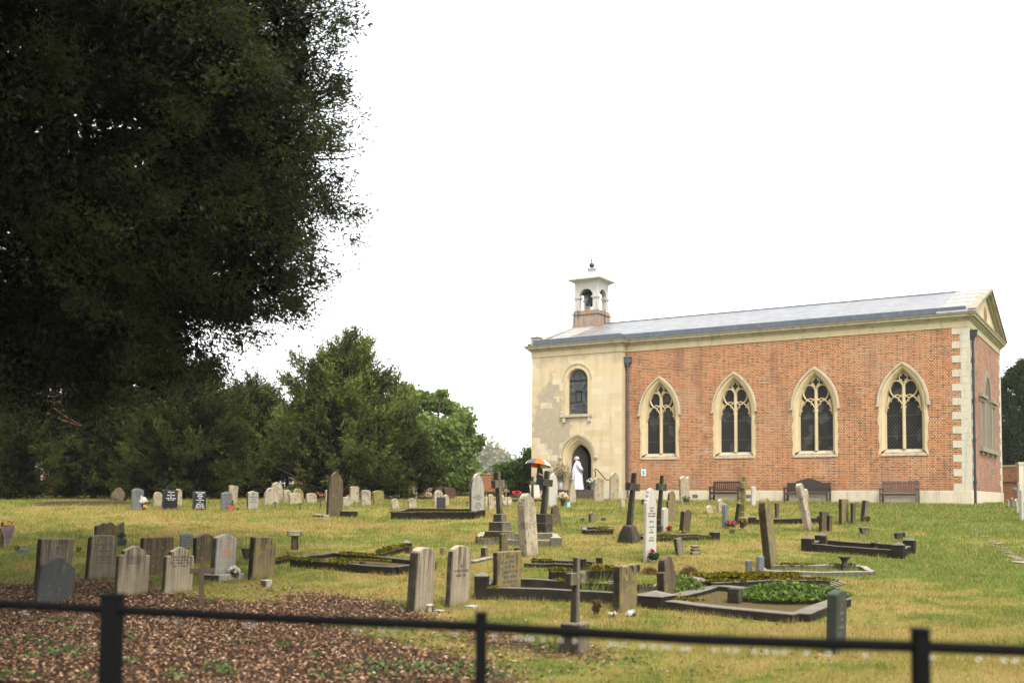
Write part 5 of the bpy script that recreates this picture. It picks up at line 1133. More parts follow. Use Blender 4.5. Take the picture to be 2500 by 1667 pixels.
def hand(wr,d,side,s=1.):
    """palm and five fingers leaving the wrist point wr along d"""
    d=Vector(d).normalized(); sd=Vector(side).normalized(); w=Vector(wr); ch=[]; palm=w+d*.05*s
    ch.append([(*w,.024*s),(*palm,.03*s,.018*s)])
    for k,(o,l) in enumerate(((-.03,.062),(-.01,.075),(.01,.078),(.03,.060))):
        b=palm+sd*o*s+d*.02*s; m=b+d*l*.5*s; e=m+(d*.8-Vector((0,0,.5))).normalized()*l*.5*s
        ch.append([(*palm,.03*s,.018*s),(*b,.010*s),(*m,.009*s),(*e,.008*s)])
    t=w+d*.03*s-sd*.04*s; ch.append([(*w,.024*s),(*t,.011*s),(*(t+d*.04*s-sd*.01),.009*s)]); return ch
def rob(name,rings,mat,parent,n=20,fold=.0):
    """garment: stack of elliptical rings (z,cx,cy,rx,ry)"""
    m=MB(); m.loft([[(cx+rx*(1+fold*f*math.sin(a*7+z*2))*math.cos(a),cy+ry*(1+fold*f*math.sin(a*9))*math.sin(a),z) for a in [2*PI*i/n for i in range(n)]] for f,(z,cx,cy,rx,ry) in zip([1-i/len(rings) for i in range(len(rings))],rings)],True); return m.build(name,mat,parent,smooth=True)
def head_parts(parent,hx,hy,hz,face,hair,skin,long=False,bald=False):
    """face points along +x (sign face)"""
    m=MB(); f=face
    prof=[]
    for k in range(11):
        a=PI*k/10; z=hz+.115*math.cos(a); r=.082*math.sin(a)**.8 if k not in(0,10) else .004; prof.append((z,hx+f*(.012 if z<hz else 0),hy,r*1.10,r*.88))
    hd=rob('head',prof,skin,parent,16)
    q=MB(); q.add([(hx+f*.085,hy-.014,hz-.035),(hx+f*.085,hy+.014,hz-.035),(hx+f*.118,hy,hz-.03),(hx+f*.088,hy,hz+.025)],[(0,1,2),(0,2,3),(1,3,2)]); q.build('nose',skin,hd)
    for sy in (-1,1):
        e=MB(); e.lathe([(.002,-.008),(.009,0),(.002,.008)],8,(hx+f*.080,hy+sy*.032,hz+.008)); e.build('eye',M['ink'],hd)
        e=MB(); e.lathe([(.004,-.03),(.016,-.01),(.018,.015),(.005,.03)],8,(hx-f*.005,hy+sy*.082,hz-.005)); e.build('ear',skin,hd)
    e=MB(); e.box(hx+f*.075-.012,hx+f*.075+.012,hy-.022,hy+.022,hz-.066,hz-.058); e.build('mouth',M['pinklip'] if 'pinklip' in M else skin,hd)
    g=[]
    for k in range(9):
        a=PI*k/8*.62; z=hz+.022+.102*math.cos(a); r=.088*math.sin(a)**.7 if k else .004; g.append((z,hx-f*(.022+.030*(k/8.)),hy,r*1.02,r*.98))
    if not bald: rob('hair',g,hair,parent,16)
    if long: rob('hair_back',[(hz+.06,hx-f*.03,hy,.085,.085),(hz-.04,hx-f*.045,hy,.07,.085),(hz-.14,hx-f*.05,hy,.055,.08),(hz-.24,hx-f*.055,hy,.03,.06)],hair,parent,14)
M['pinklip']=plain('lips',(.40,.14,.12),.5)
# woman with the umbrella (faces the door: local +x)
wp=ground(1318,1213); ws=scale(wp); wp.z=G(wp.x,wp.y)
wst=MB(); wst.box(-.9,.75,-.5,.5,-.3,.10); o=wst.build('paving_slab',M['steps'],bevel=.02); o.location=(wp.x,wp.y+.1,wp.z); o.rotation_euler=(0,0,-YAW); tag(o,'dark worn paving slab on which the woman stands','paving slab')
W=empty('person',(wp.x,wp.y,wp.z+.10),-.25,'person in long black dress and red shoes standing under an umbrella, facing the door','person')
ch=[[(0,0,.92,.13,.11),(0,0,1.10,.11,.10),(-.01,0,1.26,.125,.10),(-.01,0,1.38,.07,.06),(.0,0,1.45,.045),(.015,0,1.50,.05)]]
for sy in (-1,1):
    ch.append([(0,0,.92,.13,.11),(.0,sy*.09,.84,.085),(.01,sy*.085,.48,.055),(-.01,sy*.08,.10,.036),(.02,sy*.08,.045,.035),(.11,sy*.08,.028,.03)])
    ch.append([(-.01,0,1.26,.125,.10),(-.01,sy*.16,1.34,.05),(-.01,sy*.19,1.10,.038),(.16 if sy<0 else .14,sy*.13,1.02 if sy<0 else 1.10,.03)])
ch+=hand((.16,-.13,1.02),(1,.3,.1),(0,1,0))+hand((.14,.13,1.10),(.8,-.3,.6),(0,1,0))
body('body',W,ch,M['skin'])
head_parts(W,.02,0,1.585,1,M['hairbrown'],M['skin'],long=True)
rob('dress',[(.26,-.03,0,.215,.19),(.45,-.03,0,.20,.18),(.75,-.01,0,.175,.17),(.95,.0,0,.175,.165),(1.10,.0,0,.145,.145),(1.24,.0,0,.15,.165),(1.36,-.01,0,.125,.175),(1.42,-.005,0,.07,.10)],M['blackcloth'],W,20,.06)
for sy in (-1,1):
    m=MB(); m.tube([(-.01,sy*.13,1.36),(-.01,sy*.19,1.30),(-.005,sy*.205,1.14)],[.07,.068,.06],10); m.build('sleeve',M['blackcloth'],W,smooth=True)
    m=MB(); m.loft([[(x,sy*.08+.042*wd*math.cos(a),max(.0,.0+hh*(.5+.5*math.sin(a)))) for a in [2*PI*i/10 for i in range(10)]] for x,wd,hh in ((-.07,.5,.06),(-.04,1,.08),(.03,1.05,.075),(.10,1.0,.055),(.155,.5,.035))],True,cap=True); m.build('shoe',M['redshoe'],W,smooth=True)
# umbrella held above her
uo=empty('umbrella',(wp.x-.12,wp.y-.05,wp.z+1.62),.35,'open orange, white and grey striped umbrella held over the woman in black','umbrella')
uo.rotation_euler=(R(-6),R(9),.35); uo.scale=(1.12,1.12,1.05)
um=[plain('umbrella_orange',(.80,.13,.015),.6,var=.05),plain('umbrella_white',(.74,.73,.76),.6,var=.05),plain('umbrella_grey',(.10,.10,.11),.6,var=.05),plain('umbrella_black',(.012,.012,.014),.6)]
m=MB(); seg=8
for k in range(seg):
    rows=[]
    for i in range(7):
        f=i/6.; row=[]
        for j in range(5):
            a=2*PI*(k+j/4.)/seg+.2; sag=1-.045*f*math.sin(PI*j/4.); rr=.62*math.sin(f*1.25)/math.sin(1.25)*sag; row.append((rr*math.cos(a),rr*math.sin(a),.34*(math.cos(f*1.25)-math.cos(1.25))/(1-math.cos(1.25))))
        rows.append(row)
    m.loft(rows,mi=(1,0,3,1,2,0,1,3)[k])
cn=m.build('canopy',um,uo); 
m=MB(); m.tube([(0,0,.42),(0,0,-.50)],.008); m.build('shaft',M['iron'],uo); m=MB(); m.tube([(0,0,-.50),(0,0,-.58),(.03,0,-.62),(.06,0,-.59)],.014,8); m.build('handle',M['wooddark'],uo)
for k in range(seg):
    a=2*PI*k/seg+.2; m=MB(); m.tube([(0,0,.325)]+[(.62*math.sin(f*1.25)/math.sin(1.25)*math.cos(a),.62*math.sin(f*1.25)/math.sin(1.25)*math.sin(a),.34*(math.cos(f*1.25)-math.cos(1.25))/(1-math.cos(1.25))-.01) for f in (.4,.7,1)],.004,4); m.build('rib',M['iron'],uo)
# priest in a white robe, facing left (local -x), hands behind the back
pp_=cw(-18.72,BY+.10,2.14); P_=empty('person',pp_,-YAW+.35,'person with white hair in a long white robe standing in the church doorway','person')
ch=[[(0,0,.93,.15,.13),(-.02,0,1.12,.15,.13),(.0,0,1.30,.14,.11),(-.01,0,1.42,.07,.06),(-.03,0,1.49,.05)]]
for sy in (-1,1):
    ch.append([(0,0,.93,.15,.13),(0,sy*.1,.84,.09),(-.01,sy*.1,.48,.06),(.01,sy*.1,.10,.04),(-.02,sy*.1,.05,.04),(-.12,sy*.1,.03,.033)])
    ch.append([(.0,0,1.30,.14,.11),(.02,sy*.18,1.38,.055),(.13,sy*.24,1.12,.042),(.20,sy*.08,.95,.032)])
ch+=hand((.20,.08,.95),(.2,-1,-.4),(1,0,.2))+hand((.20,-.08,.95),(.2,1,-.5),(1,0,.2))
body('body',P_,ch,M['skinpink'])
head_parts(P_,-.05,0,1.60,-1,M['hairwhite'],M['skinpink'])
rob('robe',[(.03,.0,0,.30,.25),(.35,-.01,0,.27,.235),(.75,-.025,0,.245,.22),(1.0,-.035,0,.235,.21),(1.18,-.02,0,.205,.205),(1.34,.0,0,.165,.215),(1.44,.0,0,.115,.15),(1.50,-.02,0,.07,.075)],M['alb'],P_,40,.16)
for sy in (-1,1):
    m=MB(); m.tube([(.01,sy*.16,1.40),(.05,sy*.23,1.32),(.14,sy*.25,1.13),(.20,sy*.12,.99)],[.075,.085,.085,.09],12); m.build('sleeve',M['alb'],P_,smooth=True)
# man behind him in dark clothes, only head and shoulder show
q_=cw(-18.98,BY+.50,2.14); Q=empty('person',q_,-YAW+.5,'person in dark clothes partly hidden behind the white robed figure','person')
ch=[[(0,0,.95,.15,.12),(0,0,1.15,.14,.12),(0,0,1.34,.14,.10),(0,0,1.46,.06),(-.03,0,1.53,.055)]]
for sy in (-1,1):
    ch.append([(0,0,.95,.15,.12),(0,sy*.1,.85,.09),(0,sy*.1,.48,.06),(0,sy*.1,.10,.04),(-.02,sy*.1,.05,.04),(-.12,sy*.1,.03,.033)])
    ch.append([(0,0,1.34,.14,.10),(.0,sy*.19,1.40,.055),(.02,sy*.24,1.12,.042),(-.04,sy*.24,.88,.032)])
    ch+=hand((-.04,sy*.24,.88),(-.1,0,-1),(1,0,0))
body('body',Q,ch,M['skinpink'])
head_parts(Q,-.05,0,1.64,-1,M['hairwhite'],M['skinpink'],bald=True)
rob('jacket',[(.80,0,0,.20,.20),(1.0,0,0,.20,.19),(1.2,0,0,.20,.20),(1.38,0,0,.165,.22),(1.47,0,0,.11,.14),(1.52,-.01,0,.07,.075)],M['suit'],Q)
rob('trousers',[(.04,0,0,.13,.20),(.5,0,0,.14,.20),(.82,0,0,.18,.19)],M['suit'],Q)
for sy in (-1,1):
    m=MB(); m.tube([(.0,sy*.16,1.42),(.0,sy*.23,1.34),(.02,sy*.245,1.12),(-.03,sy*.24,.92)],[.07,.075,.065,.055],10); m.build('sleeve',M['suit'],Q,smooth=True)

# ------------------------------------------------------------------ trees
def limbs(name,parent,segs,mat,n=8):
    m=MB()
    for pts,ra in segs: m.tube(pts,ra,n)
    return m.build(name,mat,parent,smooth=True)
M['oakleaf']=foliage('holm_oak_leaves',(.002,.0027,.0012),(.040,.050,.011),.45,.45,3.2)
M['oakinner']=foliage('holm_oak_inner_leaves',(.002,.003,.0015),(.007,.010,.004),.0)  # inner leaves coloured near black to stand for crown shade
# big holm oak overhanging at the left
TX,TY=-8.6,15.6
oak=empty('holm_oak',(TX,TY,G(TX,TY)),0,'huge dark evergreen oak filling the upper left, its leafy edge against the white sky','tree')
C0=np.array([.6,.0,7.6]); RAD=np.array([5.35,5.8,5.75])
def lobes(u): 
    return 1+.085*np.sin(u[:,0]*5.1+1.)*np.sin(u[:,2]*6.3+.5)+.07*np.sin(u[:,1]*7.7+u[:,2]*9.1)+.05*np.sin(u[:,2]*17.+u[:,0]*5)
def rand_dir(n):
    q=rng.normal(size=(n,3)); return q/np.linalg.norm(q,axis=1,keepdims=True)
segs=[([(0,0,-.3),(.1,.1,1.8),(.4,.2,4.0),(.6,.1,7),(.7,0,11)],[.55,.45,.38,.28,.12])]
for k in range(26):
    u=rand_dir(1)[0]; u[2]=u[2]*.6-.02; u/=np.linalg.norm(u); z0=2.6+6*random.random(); e=C0+u*RAD*.86; mid=(np.array([.4,.1,z0])*.5+e*.5)+np.array([0,0,.5])
    segs.append(([(.4,.1,z0),tuple(mid),tuple(e)],[.16,.09,.02]))
# foliage clumps on the crown surface
nc=4200; u=rand_dir(nc); vis=(u[:,0]>-.75); u=u[vis]; nc=len(u)
rad_f=1-.28*rng.random(nc); cen=C0+u*RAD*(lobes(u)*rad_f)[:,None]; rc=.24+.27*rng.random(nc)
keep=(cen[:,2]>3.0+.5*np.sin(cen[:,0]*2.1)*np.sin(cen[:,1]*1.7)); cen,rc,u,rad_f=cen[keep],rc[keep],u[keep],rad_f[keep]
inview=(cen[:,2]<10.6)&(cen[:,0]>-1.2)
per=np.where(inview,215,16)
ci=np.repeat(np.arange(len(cen)),per); nl=len(ci)
off=rng.normal(size=(nl,3)); off/=np.linalg.norm(off,axis=1,keepdims=True); off*=(rng.random((nl,1))**.75)*1.1*rc[ci][:,None]*np.array([1,1,.8])
pos=cen[ci]+off; dr=off*.8+u[ci]*.5+rng.normal(0,.45,(nl,3))
ct=rng.random(len(cen)); big=np.where(inview[ci],1.,2.6)
leaves('crown',pos,dr,(.058+.036*rng.random(nl))*big,.36,M['oakleaf'],oak,np.clip((.34*ct[ci]+.32*rng.random(nl)+.30)*np.clip((rad_f[ci]-.86)/.14,.04,1),0,1))  # tint falls with depth in the crown, shade put into leaf colour
# unseen crown mass added above and behind the camera's left to block sun and sky
n=60000; uu=rand_dir(n); pos=np.array([-.2,-11.0,11.6])+uu*np.array([6.4,7.6,7.2])*((.45+.55*rng.random(n)))[:,None]; k=(pos[:,2]>4.7)&((pos[:,1]+TY<1.)|(pos[:,2]+.1>2.2+.52*(pos[:,1]+TY)))
leaves('crown_blocker',pos[k],rng.normal(size=(k.sum(),3)),.26+.2*rng.random(k.sum()),.55,M['oakinner'],oak)
# inner masses make the crown opaque
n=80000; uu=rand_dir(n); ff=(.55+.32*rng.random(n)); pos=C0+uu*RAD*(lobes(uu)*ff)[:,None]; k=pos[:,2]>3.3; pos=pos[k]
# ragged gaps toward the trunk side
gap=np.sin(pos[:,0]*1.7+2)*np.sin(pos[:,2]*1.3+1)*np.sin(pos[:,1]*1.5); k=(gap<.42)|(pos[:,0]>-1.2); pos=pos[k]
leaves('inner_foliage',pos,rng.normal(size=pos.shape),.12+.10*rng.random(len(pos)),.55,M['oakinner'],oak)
# twigs reaching past the edge of the crown
tw=[];tl=[];
for k in range(150):
    v=rand_dir(1)[0]
    if v[0]<-.1: continue
    b=C0+v*RAD*.90*lobes(v[None])[0]
    if b[2]>10.5 or b[2]<3.4: continue
    L=.55+.55*random.random()**2; d=v+np.array([.25,0,-.1+.3*random.random()])+np.random.default_rng(k).normal(0,.25,3); d/=np.linalg.norm(d); e=b+d*L; mid=(b+e)/2+np.array([0,0,-.05])
    segs.append(([tuple(b-d*.6),tuple(mid),tuple(e)],[.018,.010,.004])); m_=int(70*L); f=rng.random(m_); tl.append(b+np.outer(f,d)*L+rng.normal(0,.06,(m_,3))); tw.append(np.tile(d,(m_,1))+rng.normal(0,.6,(m_,3)))
tl=np.concatenate(tl); tw=np.concatenate(tw); leaves('twig_leaves',tl,tw,.055+.03*rng.random(len(tl)),.36,M['oakleaf'],oak)
limbs('trunk',oak,segs,M['bark'],6)
# feathery yews
M['yew']=foliage('yew_needles',(.006,.011,.005),(.15,.172,.040),.2); M['yewdark']=foliage('yew_needles_shaded',(.005,.009,.004),(.068,.082,.018),.2)  # yewdark repeats the needles with shade put into the colour
M['yewinner']=foliage('yew_inner',(.003,.005,.002),(.010,.014,.005),.0)  # near-black inner needles paint the shade inside the crown
def yew(px,base,top,wpx,d,label,nb=240,mat='yew',skirt=.0,lean=0,seed=1,bare=0.10,up=.55,n_s=20,hole=None,name='yew_tree',cat='tree',group='dark yews behind the graves',fine=1.):
    rs=np.random.default_rng(seed); b=at(px,base,d); gz_=G(b.x,b.y); t=at(px,top,d); H=(t.z-gz_)*.93; Wd=wpx/F*d/2
    r=empty(name,(b.x,b.y,gz_),0,label,cat,group)
    z=bare+(1-bare)*rs.random(nb)**.85; a=rs.random(nb)*2*PI
    prof=lambda q: np.clip(np.sin(np.clip((q+.18)/1.30,0,1)*PI*.98)**.62*(1.05-.40*q),0.05,2)*(1-.55*np.clip((q-.85)/.15,0,1)**1.5)
    pr=prof(z)*Wd*(.60+.56*rs.random(nb)**1.2)*(1+.20*np.sin(a*4+seed*2))
    tips=np.stack([np.cos(a)*pr+lean*z*H,np.sin(a)*pr*.9,z*H*(1+.11*np.sin(a*3+seed)*z)+rs.normal(0,.3,nb)],-1)
    root=np.stack([lean*z*H*.5,0*z,np.maximum(z*H-pr*up-.3,.25)],-1)
    dirs=tips-root; Ls=np.linalg.norm(dirs,axis=1); dirs/=Ls[:,None]
    # sprays along the outer part of each bough
    bi=np.repeat(np.arange(nb),n_s); f=.42+.70*rs.random(len(bi))**.8; sp=root[bi]+dirs[bi]*(Ls[bi]*f)[:,None]+rs.normal(0,.13,(len(bi),3))*np.array([1,1,.8])
    sd=dirs[bi]+rs.normal(0,.42,(len(bi),3)); sd[:,2]+=.30; sd/=np.linalg.norm(sd,axis=1,keepdims=True)
    st=np.clip(.60*(rs.random(nb)**1.6)[bi]+.75*(f-.42)/.62*.6-.08+rs.normal(0,.1,len(bi)),0,1)  # tint rises toward bough tips, painting them as lit
    m=12; q=np.repeat(np.arange(len(sp)),m); g=rs.random(len(q)); sl=.5*(.5+1.*rs.random(len(sp)))
    P=sp[q]+sd[q]*(g*sl[q])[:,None]+rs.normal(0,.045,(len(q),3)); D=sd[q]*.9+rs.normal(0,.55,(len(q),3)); D[:,2]-=.12
    if hole is not None:
        keep=np.ones(len(P),bool)
        for hx,hz,hr,hh in hole: keep&=~(((P[:,0]-hx)/hr)**2+((P[:,2]-hz)/hh)**2<1)
        P,D,q=P[keep],D[keep],q[keep]
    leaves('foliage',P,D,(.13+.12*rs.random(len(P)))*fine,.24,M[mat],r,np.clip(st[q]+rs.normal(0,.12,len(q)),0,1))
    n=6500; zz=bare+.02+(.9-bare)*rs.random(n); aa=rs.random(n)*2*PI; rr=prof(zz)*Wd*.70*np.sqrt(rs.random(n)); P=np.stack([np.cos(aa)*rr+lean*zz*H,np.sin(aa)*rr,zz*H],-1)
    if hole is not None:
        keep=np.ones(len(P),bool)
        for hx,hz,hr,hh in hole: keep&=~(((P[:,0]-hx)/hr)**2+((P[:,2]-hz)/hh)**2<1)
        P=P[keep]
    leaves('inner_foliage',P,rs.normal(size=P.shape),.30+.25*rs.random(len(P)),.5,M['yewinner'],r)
    sg=[([(0,0,-.3),(lean*H*.2,0,H*.3),(lean*H*.6,0,H*.7)],[.05*H**.7,.035*H**.7,.02])]
    for k in range(0,nb,9): sg.append(([tuple(root[k]),tuple((root[k]+tips[k])/2+np.array([0,0,-.1])),tuple(tips[k]*.97+root[k]*.03)],[.05,.03,.008]))
    limbs('trunk',r,sg,M['yewbark'],6); return r
yew(835,1228,836,345,47,'tall feathery yew with a ragged pointed crown, largest tree in the middle',nb=330,seed=3,n_s=36,up=.75,bare=.05,hole=[(-2.3,1.0,.55,.5)])
yew(610,1228,925,250,50,'narrow dark yew between the big middle yew and the sprawling one',nb=200,seed=5,up=.8,bare=.03,hole=[(1.74,.95,.5,.45)])
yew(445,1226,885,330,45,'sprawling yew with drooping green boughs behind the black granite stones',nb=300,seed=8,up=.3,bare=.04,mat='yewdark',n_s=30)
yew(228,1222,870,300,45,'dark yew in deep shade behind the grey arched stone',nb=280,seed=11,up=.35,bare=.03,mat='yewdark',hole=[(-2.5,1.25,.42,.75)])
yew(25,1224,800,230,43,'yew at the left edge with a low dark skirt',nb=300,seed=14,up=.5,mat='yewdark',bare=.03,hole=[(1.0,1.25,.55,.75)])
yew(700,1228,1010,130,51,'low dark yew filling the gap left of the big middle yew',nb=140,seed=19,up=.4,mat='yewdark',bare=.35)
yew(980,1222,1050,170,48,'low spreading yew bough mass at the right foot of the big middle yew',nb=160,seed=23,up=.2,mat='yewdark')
# bare reddish limbs of the left yew
b=at(140,965,42.5); r=empty('fallen_bough',(b.x,b.y,b.z),0,'bare reddish yew branches jutting out sideways at the left','branch')
sg=[]
for k,(x0,y0,x1,y1,w) in enumerate(((75,967,120,962,.05),(75,986,168,986,.06),(95,975,190,975,.035),(100,940,138,930,.05),(122,968,152,962,.03),(155,951,192,958,.03),(148,960,205,978,.03),(195,912,218,906,.035),(110,1005,200,1040,.03),(130,995,205,1040,.025),(92,970,130,1000,.02))):
    p0=at(x0,y0,42.4)-b; p1=at(x1,y1,42.6)-b; mid=(p0+p1)/2+Vector((0,0,random.uniform(-.12,.12))); sg.append(([tuple(p0),tuple(mid),tuple(p1)],[w,w*.8,w*.35]))
limbs('limb',r,sg,M['redbark'],6)
# broadleaf trees
def broad(px,base,top,wpx,d,label,clumps,mat,lsize,n,name='broadleaf_tree',group=None,seed=2,aspect=.55,trunk=True,depth=.9):
    rs=np.random.default_rng(seed); b=at(px,base,d); g=G(b.x,b.y); r=empty(name,(b.x,b.y,g),0,label,'tree',group); s=F/d
    Ps=[];Ds=[];Ts=[];sg=[([(0,0,-.3),(.05,0,(base-top)/s*.35),(.1,0,(base-top)/s*.6)],[.30*(base-top)/s/8,.2*(base-top)/s/8,.08])]
    for (cx,cy,rx,ry) in clumps:
        c=at(cx,cy,d); c=np.array([c.x-b.x,rs.normal(0,rx/s*depth*.5),c.z-g]); k=int(n*rx*ry)
        sub=max(6,int(rx*ry/90)); sc=rs.normal(size=(sub,3)); sc/=np.linalg.norm(sc,axis=1,keepdims=True); sc*=rs.random((sub,1))**.4
        si=rs.integers(0,sub,k); o=rs.normal(0,.24,(k,3))
        P=c+(sc[si]*.86+o)*np.array([rx/s,rx/s*depth,ry/s]); Ps.append(P); dd=sc[si]+rs.normal(0,.6,(k,3)); dd[:,2]-=.25; Ds.append(dd); Ts.append(np.clip(.5*rs.random(sub)[si]+.3*rs.random(k)+.25*sc[si][:,2],0,1))
        for q in range(2): e=c+sc[q]*np.array([rx/s,rx/s,ry/s])*.8; sg.append(([(.05,0,(base-top)/s*(.2+.25*rs.random())),tuple(e*.55+np.array([0,0,.4])),tuple(e)],[.10,.06,.015]))
    P=np.concatenate(Ps); leaves('crown',P,np.concatenate(Ds),lsize*(.6+.8*rs.random(len(P))),aspect,M[mat],r,np.concatenate(Ts))
    if trunk: limbs('trunk',r,sg,M['bark'],6)
    return r
M['limeleaf']=foliage('light_green_leaves',(.07,.12,.025),(.33,.40,.12),.45)
M['paleleaf']=foliage('mist_paled_leaves',(.12,.14,.07),(.36,.34,.19),.3); M['backleaf']=foliage('dark_back_tree_leaves',(.008,.016,.007),(.055,.078,.026),.2)  # paleleaf: paling by mist put into the leaf colour
broad(1050,1222,950,240,58,'bright green broadleaf tree right of the big middle yew',[(990,985,50,38),(1045,975,42,26),(1085,990,26,14),(1010,1040,60,50),(1075,1050,55,40),(1130,1030,36,32),(1155,1070,26,30),(1060,1110,65,45),(1125,1110,42,40),(1090,1160,60,35),(1140,1150,28,26),(1020,1160,45,35),(1078,962,14,10),(1100,1000,24,12)],'limeleaf',.26,2.0,seed=4)
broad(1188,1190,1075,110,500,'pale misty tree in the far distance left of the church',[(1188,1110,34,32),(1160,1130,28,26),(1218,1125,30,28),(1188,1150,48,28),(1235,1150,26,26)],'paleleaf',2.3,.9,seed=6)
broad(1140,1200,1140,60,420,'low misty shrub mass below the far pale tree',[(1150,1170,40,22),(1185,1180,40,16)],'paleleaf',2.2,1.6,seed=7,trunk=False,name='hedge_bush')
for k,(cl,lab,sd) in enumerate((([(1262,1145,48,30),(1290,1130,36,32),(1235,1165,30,28),(1270,1180,50,30),(1298,1165,30,36)],'dense green shrub beside the left corner of the church',9),([(1105,1190,46,12),(1075,1195,24,12)],'low reddish green bush behind the back row of gravestones',10))):
    broad(cl[0][0],1212,cl[0][1]-cl[0][3],100,61 if k==0 else 60,lab,cl,'shrub' if k==0 else 'brownleaf',.16,4.0 if k==0 else 3.0,seed=sd,trunk=False,name='shrub')
broad(1085,1222,1200,120,62,'clipped low hedge in front of the garden brick wall',[(1130,1212,26,9),(1165,1211,26,9),(1200,1210,26,9),(1235,1209,26,9),(1100,1213,20,8)],'shrub',.10,9.0,seed=12,trunk=False,name='hedge')
broad(380,1222,1195,760,57,'low dark hedge running behind the railing below the yews',[(20+60*k,1212,38,11) for k in range(13)],'backleaf',.16,7.0,seed=31,trunk=False,name='hedge',depth=.25)
for k,(cl,lab,sd) in enumerate((([(2462,925,26,26),(2455,975,26,40),(2460,1040,30,50),(2455,1110,30,50),(2462,1165,30,30)],'tall dark tree close to the church east end at the right',15),([(2500,920,30,34),(2510,980,30,50),(2505,1050,32,50),(2512,1120,32,50),(2505,1170,34,30)],'dark evergreen at the right edge of the picture',16))):
    broad(cl[0][0],1215,895,90,78 if k==0 else 74,lab,cl,'backleaf',.22,3.6,seed=sd,name='dark_tree',group='dark trees behind the church')
# ------------------------------------------------------------------ houses and walls beyond
def house(px,base,d,wl_,hh,label,wins,rot=0):
    b=at(px,base,d); g=G(b.x,b.y); r=empty('brick_house',(b.x,b.y,g),rot,label,'house')
    m=MB(); m.box(-wl_/2,wl_/2,0,7,-.3,hh); m.build('wall',M['redbrick'],r)
    m=MB(); m.prism([(-.4,hh),(7.4,hh),(3.5,hh+1.2)],-wl_/2-.3,wl_/2+.3,M=Matrix.Rotation(PI/2,4,'Z')@Matrix.Scale(-1,4,(0,1,0))); m.build('roof',M['wooddark'],r)
    for wx,wz,ww,wh in wins:
        f=MB(); x0,x1,z0,z1=wx-ww/2,wx+ww/2,wz,wz+wh
        for a,b_,c,e in ((x0-.09,x0,z0-.09,z1+.09),(x1,x1+.09,z0-.09,z1+.09),(x0,x1,z1,z1+.09),(x0,x1,z0-.09,z0)): f.box(a,b_,-.09,.02,c,e)
        for k in (1,2): f.box(x0+ww*k/3-.02,x0+ww*k/3+.02,-.05,0,z0,z1)
        for k in range(1,5): f.box(x0,x1,-.055,-.005,z0+wh*k/5-.02,z0+wh*k/5+.02)
        o=f.build('window',M['white'],r); f=MB(); f.box(x0,x1,-.02,-.003,z0,z1); f.build('pane',M['glassdark'],o)
    return r
M['glassdark']=plain('dark_window_pane',(.03,.035,.04),.15,.5)
house(85,1215,62,10,4.3,'brick house with a white sash window seen through the yews at the far left',[(-.12,.8,.95,1.8),(2.8,.8,.95,1.8),(-3.2,.8,.95,1.8)])
house(712,1215,64,9,4.3,'brick house with a white window glimpsed between the yews left of the middle yew',[(-.30,.6,.7,1.6),(2.3,.6,.7,1.6),(-2.9,.6,.7,1.6)])
def wall(pa,pb,d1,d2,h,label,name='brick_wall'):
    a=at(pa,1215,d1); b=at(pb,1215,d2); v=Vector((b.x-a.x,b.y-a.y,0)); L=v.length; r=empty(name,(a.x,a.y,G(a.x,a.y)),math.atan2(v.y,v.x),label,'garden wall')
    m=MB(); m.box(0,L,0,.3,-.4,h); m.build('brickwork',M['redbrick'],r); m=MB(); m.box(-.05,L+.05,-.05,.35,h,h+.10); m.build('coping',M['hood'],r); return r,L
wall(1010,1298,70,68,1.65,'low red brick garden wall behind the shrubs left of the church')
r,L=wall(2436,2600,62,58,2.1,'red brick garden wall with a stone coping right of the church'); m=MB(); m.box(0,L,-.05,0,1.15,1.25); m.build('string_course',M['steps'],r)
p=at(2476,1195,60.6); m=MB(); m.lathe([(.10,-.12),(.17,.0),(.17,.1),(.02,.13)],12); o=m.build('wall_lamp',plain('grey_lamp_housing',(.18,.19,.22),.4)); o.location=(p.x,p.y-.15,p.z); tag(o,'grey bulkhead lamp fixed on the brick wall at the right','lamp')
m=MB(); m.box(-.12,.12,-.12,.12,-.2,1.9); m.box(-.16,.16,-.16,.16,1.9,2.0); p=at(2492,1215,52); o=m.build('stone_pier',M['pstone']); o.location=(p.x,p.y,G(p.x,p.y)); tag(o,'slim pale stone pier before the brick wall at the right edge','pier')
# railing along the back left of the churchyard
a=at(-60,1220,44.5); b=at(760,1222,54); v=Vector((b.x-a.x,b.y-a.y,0)); L=v.length; r=empty('estate_railing',(a.x,a.y,0),math.atan2(v.y,v.x),'black iron estate railing running below the yews','railing')
def lz(u): q=a+v*(u/L); return G(q.x,q.y)
n=int(L/2)
for k in range(n+1):
    u=L*k/n; m=MB(); m.box(u-.025,u+.025,-.012,.012,lz(u)-.2,lz(u)+1.15); m.build('post',M['iron'],r)
for hh in (.2,.42,.64,.86,1.1):
    m=MB(); m.tube([(L*k/n,0,lz(L*k/n)+hh) for k in range(n+1)],.012,4); m.build('rail',M['iron'],r)
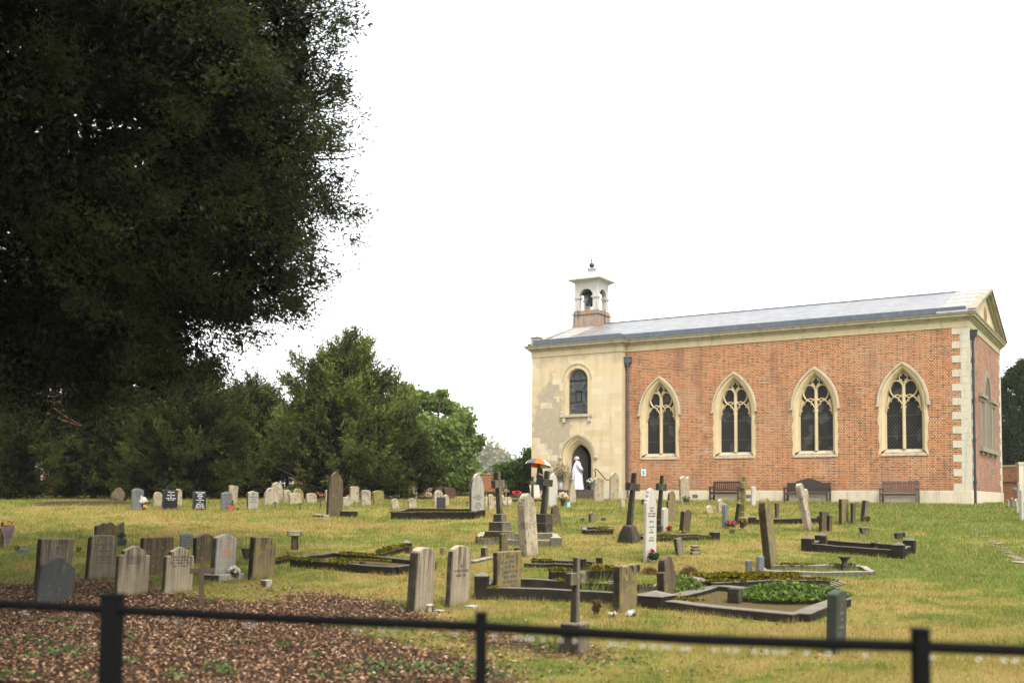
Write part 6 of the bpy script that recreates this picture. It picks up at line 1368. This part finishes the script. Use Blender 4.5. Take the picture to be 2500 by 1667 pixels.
# ------------------------------------------------------------------ iron fence close to the camera
fence=empty('iron_fence',(0,3.5,G(0,3.5)),0,'blurred black iron fence with three posts across the bottom, hung with raindrops','fence')
fz=G(0,3.5)
rail=[(-60,1471,4.15),(275,1488,3.98),(725,1511,3.72),(1175,1529,3.50),(1712,1561,3.28),(2250,1578,3.09),(2620,1592,2.98)]
RP=[at(px,py,d) for px,py,d in rail]
m=MB(); m.tube([(p.x,p.y-3.5,p.z-fz) for p in RP],.0165,12); m.build('rail',M['iron'],fence,smooth=True)
for dz in (.30,.60,.90): m=MB(); m.tube([(p.x,p.y-3.5,p.z-fz-dz) for p in RP],.010,8); m.build('rail',M['iron'],fence,smooth=True)
for px,py,d,wp_ in ((275,1457,3.98,44),(1175,1502,3.50,28),(2247,1542,3.09,37)):
    p=at(px,py,d); w=wp_/F*d/2; m=MB(); m.box(-w,w,-w,w,-(p.z-G(p.x,p.y))-.3,0); m.box(-w*1.12,w*1.12,-w*1.12,w*1.12,-.0,.012); o=m.build('post',M['iron'],fence,bevel=.004); o.location=(p.x,p.y-3.5,p.z-fz)
dm=NT('raindrop_water'); dm.surf(dm.n('BsdfGlass',{'Color':(1,1,1,1),'Roughness':0.,'IOR':1.33}).outputs[0])
bm=bmesh.new(); bmesh.ops.create_uvsphere(bm,u_segments=12,v_segments=8,radius=.0068); dme=bpy.data.meshes.new('raindrop'); bm.to_mesh(dme); bm.free(); dme.materials.append(dm.m)
for p_ in dme.polygons: p_.use_smooth=True
dp=[60,208,402,432,600,622,868,936,962,1113,1209,1260,1275,1289,1300,1327,1370,1404,1490,1506,1524,1570,1596,1620,1634,1664,1680,1744,1776,1797,1843,1872,1893,1914,1970,2023,2112,2276,2390,2452,2480]
def railpt(px):
    for (a_,b_) in zip(rail[:-1],rail[1:]):
        if a_[0]<=px<=b_[0]:
            f=(px-a_[0])/(b_[0]-a_[0]); return at(a_[0]+(b_[0]-a_[0])*f,a_[1]+(b_[1]-a_[1])*f,a_[2]+(b_[2]-a_[2])*f)
for px in dp:
    p=railpt(px); o=bpy.data.objects.new('raindrop',dme); COL.objects.link(o); o.location=(p.x,p.y,p.z-.026); tag(o,'clear raindrop hanging from the rail of the blurred black fence','raindrop','raindrops hanging along the fence rail')
# ------------------------------------------------------------------ air, light, camera
m=MB(); m.box(-260,260,-60,560,-1.5,60); hz=m.build('haze',[]); tag(hz,kind='stuff',label='thin damp mist paling the far trees',cat='haze')
ht=NT('haze_air'); pv=ht.n('VolumePrincipled',{'Color':(.95,.95,.95,1),'Density':.00025,'Anisotropy':.0}); ht.t.links.new(pv.outputs[0],ht.out.inputs['Volume']); hz.data.materials.append(ht.m)
EL,AZ=R(52),R(162)                                           # overcast: a broad, soft sun behind the camera
w=bpy.data.worlds.new('World'); scene.world=w; w.use_nodes=True; nt=w.node_tree; bg=nt.nodes['Background']
sky=nt.nodes.new('ShaderNodeTexSky'); sky.sky_type='NISHITA'; sky.sun_disc=False; sky.sun_elevation=EL; sky.sun_rotation=AZ; sky.air_density=1.; sky.dust_density=1.5; sky.ozone_density=1.
hs=nt.nodes.new('ShaderNodeHueSaturation'); hs.inputs['Saturation'].default_value=.10; nt.links.new(sky.outputs[0],hs.inputs['Color']); nt.links.new(hs.outputs[0],bg.inputs['Color']); bg.inputs['Strength'].default_value=.15
sl_=bpy.data.lights.new('sun','SUN'); sl_.energy=1.15; sl_.angle=R(14); sl_.color=(1,.955,.89); so=bpy.data.objects.new('sun',sl_); COL.objects.link(so)
sd=Vector((math.cos(EL)*math.sin(AZ),math.cos(EL)*math.cos(AZ),math.sin(EL))); so.rotation_euler=sd.to_track_quat('Z','Y').to_euler(); so.location=(0,0,40)
cam=bpy.data.cameras.new('camera'); co=bpy.data.objects.new('camera',cam); COL.objects.link(co); scene.camera=co
cam.sensor_fit='HORIZONTAL'; cam.sensor_width=36; cam.lens=36*F/2500; cam.shift_y=(CY-833.5)/2500; cam.clip_start=.05; cam.clip_end=3000
co.matrix_world=Matrix.Translation((0,0,ZC))@Matrix.Rotation(PI/2+PITCH,4,'X')@Matrix.Rotation(ROLL,4,'Z')
cam.dof.use_dof=True; cam.dof.focus_distance=38; cam.dof.aperture_fstop=1.7; cam.dof.aperture_blades=0
scene.render.engine='CYCLES'; cy=scene.cycles; cy.use_denoising=True; cy.max_bounces=6; cy.diffuse_bounces=3; cy.glossy_bounces=3; cy.transmission_bounces=6; cy.transparent_max_bounces=4; cy.volume_bounces=1
scene.view_settings.view_transform='Standard'; scene.view_settings.look='None'; scene.view_settings.exposure=1.6; scene.view_settings.gamma=1
